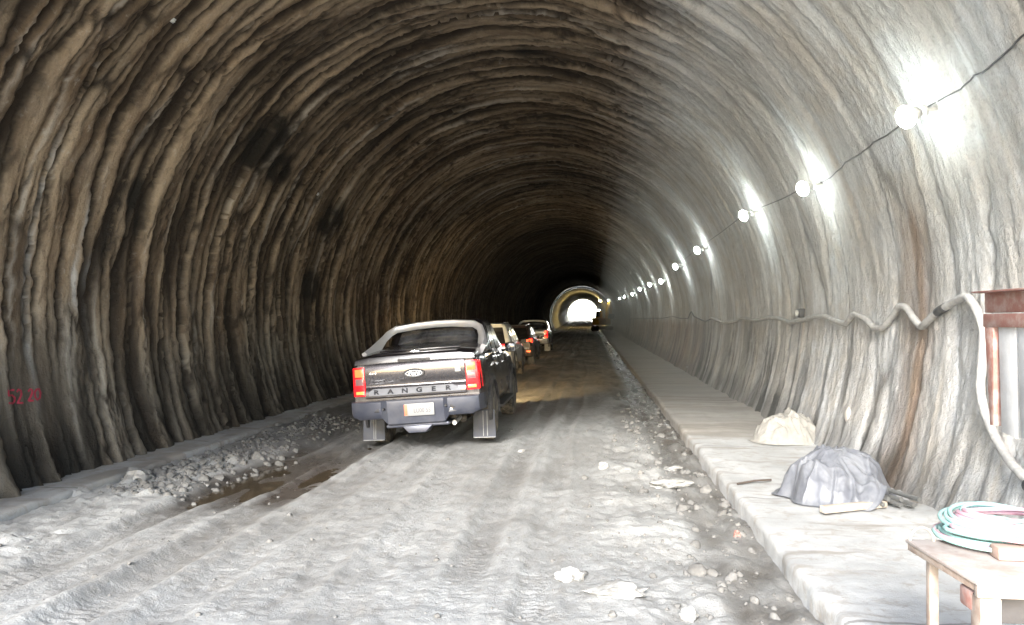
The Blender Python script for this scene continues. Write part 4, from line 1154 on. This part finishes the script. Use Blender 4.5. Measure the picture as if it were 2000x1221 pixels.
        mb = MB(); mb.loft([oval(.137, .050, -.044), oval(.137, .050, -.050)]); b(mb, 'badge_face', simple('badge_grey', (.045, .05, .065), .35, metal=.3), bd, smooth=30)
        mb = MB(); mb.loft([oval(.118, .040, -.049), oval(.118, .040, -.053), oval(.112, .036, -.053), oval(.112, .036, -.049)]); mb.text('Ford', .088, Matrix.Translation((0, -.053, 1.128)) @ Matrix.Rotation(R_(90), 4, 'X'), .003, shear=.3, bold=.001)
        b(mb, 'badge_script', M_CHROME, bd, smooth=0, fix=False)
        mb = MB(); mb.text('4x4', .062, Matrix.Translation((-.60, -.031, 1.155)) @ Matrix.Rotation(R_(90), 4, 'X') @ Matrix.Diagonal((1.2, .8, 1, 1)), .004, shear=.2)
        b(mb, 'four_by_four_badge', M_CHROME, tg, smooth=0, fix=False)
        mb = MB(); mb.box((.62, -.034, 1.17), (.075, .004, .12), .001); stc = b(mb, 'sticker', simple('pale_sticker', (.6, .62, .58), .5), tg)
        mb = MB(); mb.box((.62, -.0375, 1.195), (.05, .003, .03), .001); b(mb, 'sticker_band', simple('green_sticker', (.25, .5, .42), .5), stc)
    # ---- tail lamps
    for s in (-1, 1):
        mb = MB(); mb.hexa([(s * .725, -.012, .84), (s * .905, .02, .84), (s * .935, .22, .86), (s * .725, .1, .84), (s * .725, -.012, 1.25), (s * .895, .015, 1.25), (s * .915, .20, 1.24), (s * .725, .1, 1.25)], .012)
        tl = b(mb, 'tail_light', M_RLENS)
        def cell(z0, z1, m, nm, x0=.745, x1=.865, y=-.018):
            mb = MB(); mb.hexa([(s * x0, y, z0), (s * x1, y + .021, z0), (s * x1, y + .04, z0), (s * x0, y + .03, z0), (s * x0, y, z1), (s * x1, y + .021, z1), (s * x1, y + .04, z1), (s * x0, y + .03, z1)], .004); b(mb, nm, m, tl)
        cell(1.115, 1.225, M_RHOT, 'brake_lens'); cell(.995, 1.09, M_CLENS, 'reversing_lens'); cell(.868, .912, M_RLOW, 'tail_bar'); 
    # ---- bumper
    mb = MB()
    rings = []
    for x, y in ((-.955, .22), (-.95, .02), (-.90, -.12), (-.80, -.165), (-.47, -.18), (-.40, -.13), (.40, -.13), (.47, -.18), (.80, -.165), (.90, -.12), (.95, .02), (.955, .22)):
        inner = abs(x) < .45
        zb = .42 if inner else (.52 if abs(x) < .85 else .56)
        rings.append([(x, y + .04, .775), (x, y + .012, .775), (x, y, .76), (x, y - .004, .69), (x, y + .012, .60), (x, y + .03, zb + .02), (x, y + .05, zb), (x * .98, y + .12, zb + .01), (x * .98, y + .12, .77)])
    mb.loft(rings); bp = b(mb, 'rear_bumper', P.get('bumper', M_BUMP), smooth=30)
    for s in (-1, 1):
        mb = MB(); mb.hexa([(s * .50, -.178, .615), (s * .88, -.125, .615), (s * .88, -.09, .615), (s * .50, -.14, .615), (s * .50, -.182, .70), (s * .88, -.130, .70), (s * .88, -.09, .70), (s * .50, -.14, .70)], .01); b(mb, 'bumper_inlay', M_TRIM, bp)
    mb = MB(); mb.hexa([(.47, -.165, .565), (.66, -.152, .585), (.66, -.12, .585), (.47, -.13, .565), (.50, -.172, .62), (.70, -.150, .62), (.70, -.12, .62), (.50, -.14, .62)], .004); b(mb, 'bumper_glint', M_CHROME, bp)  # bright wedge added as a part to stand in for a reflection
    for s in (-1, 1):
        mb = MB(); mb.lathe([(-.195, .014), (-.185, .018), (-.13, .018)], (s * .44, 0, .66), 'y', 12); b(mb, 'parking_sensor', M_BLK, bp)
    mb = MB(); mb.box((.06, -.142, .625), (.42, .012, .17), .004); pl = b(mb, 'number_plate', M_PLATE, bp)
    if full:
        mb = MB(); mb.box((-.13, -.149, .625), (.045, .004, .15), .001); b(mb, 'plate_band', M_PRED, pl)
        mb = MB(); mb.text('LU00 55', .085, Matrix.Translation((.10, -.149, .61)) @ Matrix.Rotation(R_(90), 4, 'X') @ Matrix.Diagonal((.82, 1, 1, 1)), .001); b(mb, 'plate_digits', M_PTXT, pl, smooth=0, fix=False)
    # ---- underside
    mb = MB(); mb.box((0, .1, .40), (.9, .30, .05), .02); mb.hexa([(-.12, -.10, .30), (.12, -.10, .30), (.16, .1, .30), (-.16, .1, .30), (-.22, -.08, .40), (.22, -.08, .40), (.22, .1, .40), (-.22, .1, .40)], .01); b(mb, 'tow_bracket', M_BUMP)
    mb = MB()
    for s in (-1, 1): mb.box((s * .48, 2.6, .52), (.09, 4.9, .13), .01)
    mb.tube([(-.75, 1.22, .40), (.75, 1.22, .40)], .05, 10); mb.lathe([(-.2, .06), (-.1, .15), (.1, .15), (.2, .06)], (.0, 1.22, .40), 'x', 16)
    for s in (-1, 1):
        mb.box((s * .54, 1.22, .36), (.07, 1.25, .035), .008); mb.tube([(s * .5, .95, .36), (s * .44, .70, .62)], .032, 8)
        mb.lathe([(-.04, .05), (.04, .05)], (s * .56, .60, .40), 'x', 12)
    mb.lathe([(-.10, .30), (.02, .33), (.06, .30)], (0, .55, .52), 'z', 24)
    mb.build('chassis', M_UNDER, root)
    mb = MB(); mb.tube([(.50, 2.0, .42), (.50, .6, .42), (.50, .10, .40)], .036, 12); mb.build('exhaust', M_PIPE, root)
    # ---- front
    mb = MB(); mb.hexa([(-.72, 5.24, .78), (.72, 5.24, .78), (.72, 5.33, .78), (-.72, 5.33, .78), (-.72, 5.20, 1.0), (.72, 5.20, 1.0), (.70, 5.28, 1.0), (-.70, 5.28, 1.0)], .02); b(mb, 'grille', M_TRIM)
    mb = MB(); mb.hexa([(-.9, 4.98, .46), (.9, 4.98, .46), (.78, 5.36, .46), (-.78, 5.36, .46), (-.9, 5.0, .74), (.9, 5.0, .74), (.78, 5.36, .74), (-.78, 5.36, .74)], .04); b(mb, 'front_bumper', M_BUMP)
    for s in (-1, 1):
        mb = MB(); mb.hexa([(s * .62, 5.25, .84), (s * .86, 5.10, .84), (s * .86, 5.16, .84), (s * .62, 5.32, .84), (s * .62, 5.22, .98), (s * .86, 5.06, .98), (s * .86, 5.13, .98), (s * .62, 5.29, .98)], .01); b(mb, 'headlight', M_HEAD)
        if P.get('beam'): headlight_beam(root, s * .72, 5.45, .9, P['beam'])
    mb = MB(); mb.tube([(-.55, 2.35, 1.85), (-.55, 2.30, 1.90), (-.55, 2.24, 1.93)], .012, 8); b(mb, 'aerial', M_BLK)
    # ---- wheels and flaps
    for s in (-1, 1):
        for y in (1.22, 4.42): wheel(root, s * .82, y, .395, .27, s)
        mb = MB(); mb.hexa([(s * .67, .70, .085), (s * 1.01, .70, .085), (s * 1.01, .715, .085), (s * .67, .715, .085), (s * .68, .74, .50), (s * 1.00, .74, .50), (s * 1.00, .755, .50), (s * .68, .755, .50)], .004); fl = mb.build('mud_flap', P.get('flap', M_FLAP), root)
        mb = MB()
        for xx in (.825, .885) if s > 0 else (.81, .84): mb.hexa([(s * xx - .005, .692, .11), (s * xx + .005, .692, .11), (s * xx + .005, .702, .11), (s * xx - .005, .702, .11), (s * xx - .005, .732, .48), (s * xx + .005, .732, .48), (s * xx + .005, .742, .48), (s * xx - .005, .742, .48)])
        mb.box((s * .84, .700, .092), (.335, .016, .012), .002)
        mb.build('flap_rib', M_LIP, fl)
    return root

def make_suv(name, label, loc, rotz, roll, P):
    root = thing(name, label, 'SUV', loc, (0, roll, rotz), 'vehicles queued along the left of the tunnel')
    def b(mb, n, m, par=root, **k): return mb.build(n, m, par, **k)
    H = P.get('H', 1.74); pm = P['paint']
    mb = MB()
    mb.loft([section(.03, .80, .55, 1.02, 0, belt=.85), section(.10, .88, .50, 1.05, 0, belt=.85), section(.5, .92, .46, 1.08, 0, belt=.86), section(1.6, .93, .42, 1.08, 0, belt=.86), section(3.3, .93, .42, 1.06, 0, belt=.86), section(4.0, .92, .44, 1.04, .04, belt=.86), section(4.5, .88, .48, .96, .03, belt=.82), section(4.72, .76, .52, .86, .02, belt=.75)])
    body = b(mb, 'body', pm, smooth=35)
    cs = []
    for y in (.98, 3.82):
        for s in (-1, 1):
            c = MB(); c.lathe([(s * .60, .44), (s * 1.2, .44)], (0, y, .40), 'x', 32); cs.append(c)
    cut(body, cs)
    k = H / 1.74
    R1 = rrect(.875, .05, 3.70, 1.04, .14, hx1=.84); R2 = rrect(.845, .14, 3.35, 1.25 * k, .14, hx1=.80); R3 = rrect(.725, .42, 2.60, 1.62 * k, .14, hx1=.69); R4 = rrect(.66, .44, 2.45, 1.70 * k, .14, hx1=.63); R5 = rrect(.5, .62, 2.2, H, .12)
    mb = MB(); mb.loft([R1, R2, R3, R4, R5]); b(mb, 'cabin', pm, smooth=45)
    def cx_(y, z):
        t = (z - 1.25 * k) / (.37 * k); hr = .845 - .12 * t; hf_ = .80 - .11 * t; y0 = .14 + .28 * t; y1 = 3.35 - .75 * t
        return hr + (hf_ - hr) * (y - y0) / (y1 - y0)
    def cy_(z): return .14 + .28 * (z - 1.25 * k) / (.37 * k)
    z0, z1 = 1.13 * k, 1.61 * k
    mb = MB(); mb.prism([(-.74, cy_(z0) + .005, z0), (.74, cy_(z0) + .005, z0), (.62, cy_(z1), z1), (-.62, cy_(z1), z1)], (0, -.014, -.006)); b(mb, 'rear_window', M_GLASS, smooth=0)
    mb = MB(); mb.box((0, .36, 1.70 * k), (1.24, .22, .03), .012); b(mb, 'roof_spoiler', pm)
    for s in (-1, 1):
        for Q in (((.62, 1.14), (1.22, 1.14), (1.22, 1.58), (.72, 1.54)), ((1.28, 1.14), (2.08, 1.14), (2.02, 1.60), (1.28, 1.60)), ((2.14, 1.14), (3.10, 1.14), (2.58, 1.56), (2.10, 1.60))):
            mb = MB(); mb.prism([(s * (cx_(y, z * k) + .004), y, z * k) for y, z in Q], (s * .008, 0, .003)); b(mb, 'side_window', M_GLASS, smooth=0)
        for ya, yb in ((1.26, 2.10), (2.12, 3.22)):
            mb = MB(); mb.hexa([(s * .925, ya, .55), (s * .925, yb, .55), (s * .937, yb, .55), (s * .937, ya, .55), (s * .89, ya, 1.03), (s * .89, yb, 1.03), (s * .912, yb, 1.03), (s * .912, ya, 1.03)], .004); d = b(mb, 'door', pm)
            mb = MB(); mb.box((s * .94, ya + .13, .95), (.03, .17, .03), .01); b(mb, 'handle', M_CHROME, d)
        mb = MB(); mb.box((s * 1.02, 3.06, 1.14), (.19, .09, .14), .03); mb.tube([(s * .85, 3.1, 1.09), (s * .97, 3.07, 1.12)], .02, 8); b(mb, 'mirror', P.get('mirror', pm))
        mb = MB(); mb.tube([(s * .60, .7, H - .04), (s * .60, .8, H + .01), (s * .60, 2.2, H + .01), (s * .60, 2.3, H - .05)], .016, 8); b(mb, 'roof_rail', M_CHROME)
        for y in (.98, 3.82):
            mb = MB(); flare(mb, s, y, .92, .425, .41, .035); b(mb, 'wheel_flare', P.get('flare', M_TRIM))
            wheel(root, s * .79, y, .37, .25, s)
        # tail lamp clusters
        mb = MB(); mb.hexa([(s * .56, .035, .98), (s * .885, .10, .96), (s * .915, .34, .98), (s * .56, .10, .98), (s * .60, .06, 1.13), (s * .87, .12, 1.16), (s * .885, .32, 1.15), (s * .60, .14, 1.13)], .012); tl = b(mb, 'tail_light', M_RLENS)
        mb = MB(); mb.hexa([(s * .60, .026, 1.0), (s * .875, .088, .99), (s * .875, .11, .99), (s * .60, .05, 1.0), (s * .63, .042, 1.10), (s * .868, .102, 1.125), (s * .868, .13, 1.12), (s * .63, .08, 1.10)], .006); b(mb, 'brake_lens', P.get('hot', M_RRED), tl)
        mb = MB(); mb.box((s * .74, -.085, .62), (.16, .02, .055), .006); b(mb, 'bumper_reflector', P.get('refl', M_RRED))
        mb = MB(); mb.hexa([(s * .62, .55, .07), (s * .93, .55, .07), (s * .93, .565, .07), (s * .62, .565, .07), (s * .63, .57, .42), (s * .92, .57, .42), (s * .92, .585, .42), (s * .63, .585, .42)], .004); b(mb, 'mud_flap', P.get('flap', M_TRIM))
        mb = MB(); mb.hexa([(s * .58, 4.70, .72), (s * .84, 4.52, .72), (s * .84, 4.60, .72), (s * .58, 4.78, .72), (s * .58, 4.66, .85), (s * .84, 4.47, .87), (s * .84, 4.55, .87), (s * .58, 4.74, .85)], .01); b(mb, 'headlight', M_HEAD)
        if P.get('beam'): headlight_beam(root, s * .7, 4.95, .8, P['beam'])
    mb = MB(); mb.hexa([(-.92, .18, .42), (.92, .18, .42), (.80, -.02, .42), (-.80, -.02, .42), (-.93, .2, .80), (.93, .2, .80), (.82, -.08, .80), (-.82, -.08, .80)], .04); bp = b(mb, 'rear_bumper', pm)
    mb = MB(); mb.box((0, -.03, .46), (1.3, .06, .10), .02); b(mb, 'bumper_skid', M_TRIM, bp)
    mb = MB(); mb.box((0, .012, .90), (.56, .05, .15), .01); b(mb, 'plate_recess', M_TRIM)
    mb = MB(); mb.box((0, -.018, .90), (.44, .012, .12), .003); b(mb, 'number_plate', M_PLATE)
    mb = MB(); mb.hexa([(-.80, 4.3, .44), (.80, 4.3, .44), (.70, 4.82, .44), (-.70, 4.82, .44), (-.82, 4.3, .68), (.82, 4.3, .68), (.70, 4.80, .68), (-.70, 4.80, .68)], .04); b(mb, 'front_bumper', pm)
    mb = MB(); mb.box((0, 4.74, .77), (1.1, .06, .15), .02); b(mb, 'grille', M_TRIM)
    mb = MB(); mb.tube([(-.7, .98, .37), (.7, .98, .37)], .05, 8); mb.box((0, 2.4, .46), (1.2, 3.6, .10), .02); mb.build('chassis', M_UNDER, root)
    return root

M_CHAR = paint('charcoal_paint', (.014, .012, .017), .3, .26, .9, amt=.2)
M_GATE = paint('tailgate_paint', (.055, .052, .058), .7, .27, .7, amt=.12)
M_BLACK = paint('black_paint', (.008, .007, .010), .1, .25, .5, amt=.06)
M_WHITE = paint('white_paint', (.46, .465, .46), .0, .35, .6, amt=.5)
M_GREY = paint('silver_paint', (.22, .235, .24), .4, .3, .8, amt=.3)
M_DRED = paint('dark_paint', (.030, .018, .018), .3, .35, .7, amt=.3)
def at_ground(x, y): return float(floor_h(np.array([x]), np.array([y]))[0])

tx0, ty0 = -2.43, 10.62
make_pickup('pickup_truck', 'dark charcoal pickup with silver sports bar and black bed cover, nearest of the vehicles', (tx0, ty0, .008), R_(.6), -.042,
            dict(paint=M_CHAR, cab=M_BLACK, lid_paint=M_BLACK, gate=M_GATE, body_roll=-.034, beam=230))
make_suv('suv', 'mud-splashed white SUV just ahead of the charcoal pickup', (-3.28, 22.6, at_ground(-3.3, 24)), R_(.3), -.03,
         dict(paint=M_WHITE, H=1.76, beam=22, flap=simple('white_flap', (.62, .60, .55), .6), mirror=M_TRIM))
make_suv('suv', 'dark SUV with its red lights lit, third in the queue ahead of the white SUV', (-3.36, 31.6, at_ground(-3.3, 33)), R_(.2), -.02,
         dict(paint=M_DRED, H=1.72, beam=22, hot=M_RHOT, refl=M_RLOW))
make_pickup('pickup_truck', 'silver pickup with an open bed, farthest ahead in the queue', (-3.42, 43.0, at_ground(-3.4, 45)), R_(.2), -.01,
            dict(paint=M_GREY, cab=M_CHAR, lid_paint=M_GREY, gate=M_GREY, lid=False, bumper=M_SILVER, beam=22, flap=simple('pale_flap', (.5, .48, .45), .6), mirror=M_TRIM), full=False)

# ================================================================== FAR EXCAVATOR
M_YEL = simple('excavator_yellow', (.62, .36, .03), .5, dirt=(.3, .22, .1), dirt_amt=.5, scale=1.5)
ex = thing('excavator', 'yellow excavator with raised boom at the right side near the bright exit', 'excavator', (1.55 + float(sx(104)), 104, float(sz(104))), (0, 0, R_(75)))
mb = MB()
for s in (-1, 1):
    mb.box((0, s * .95, .42), (3.2, .5, .7), .28, 4)
mb.box((0, 0, .5), (1.2, 1.6, .4), .05); mb.build('tracks', M_UNDER, ex)
mb = MB(); mb.box((-.3, 0, 1.35), (2.6, 1.9, .75), .08); mb.box((-1.45, 0, 1.35), (.7, 1.95, .95), .2); mb.build('upper_body', M_YEL, ex)
mb = MB(); mb.hexa([(.1, .2, 1.7), (1.2, .2, 1.7), (1.2, 1.0, 1.7), (.1, 1.0, 1.7), (.15, .25, 2.75), (1.0, .25, 2.75), (1.0, .95, 2.75), (.15, .95, 2.75)], .06); cb = mb.build('operator_cab', M_YEL, ex)
mb = MB(); mb.box((.6, .6, 2.3), (1.02, .60, .6), .02); mb.build('cab_window', M_GLASS, cb)
mb = MB(); mb.tube([(.8, -.35, 1.6), (1.6, -.35, 3.1), (2.5, -.35, 4.1), (3.2, -.35, 4.0)], [.2, .26, .22, .15], 8); bm_ = mb.build('boom', M_YEL, ex)
mb = MB(); mb.tube([(3.0, -.35, 4.2), (3.35, -.35, 3.2), (3.3, -.35, 2.3)], [.18, .16, .1], 8); mb.build('dipper_arm', M_YEL, bm_)
mb = MB(); mb.hexa([(2.9, -.85, 1.7), (3.5, -.85, 1.9), (3.5, .15, 1.9), (2.9, .15, 1.7), (3.1, -.85, 2.4), (3.45, -.85, 2.4), (3.45, .15, 2.4), (3.1, .15, 2.4)], .05); mb.build('bucket', M_UNDER, ex)
for k, (x, y, z) in enumerate(((.6, .6, 2.85), (1.9, -.35, 4.2))):
    mb = MB(); mb.lathe([(0, .05), (.03, .09), (.10, .09), (.12, .04)], (x, y, z), 'z', 12); o = mb.build('work_light', M_GLOW, ex)
# ================================================================== RENDER SETTINGS
sc.view_settings.view_transform = 'Standard'; sc.view_settings.look = 'None'; sc.view_settings.exposure = 0
sc.cycles.film_exposure = 6.7
sc.cycles.use_denoising = True
sc.cycles.max_bounces = 6; sc.cycles.diffuse_bounces = 4; sc.cycles.glossy_bounces = 4; sc.cycles.volume_bounces = 1
sc.cycles.transmission_bounces = 6; sc.cycles.transparent_max_bounces = 8
sc.cycles.sample_clamp_indirect = 6; sc.cycles.caustics_reflective = False; sc.cycles.caustics_refractive = False
sc.cycles.use_light_tree = True
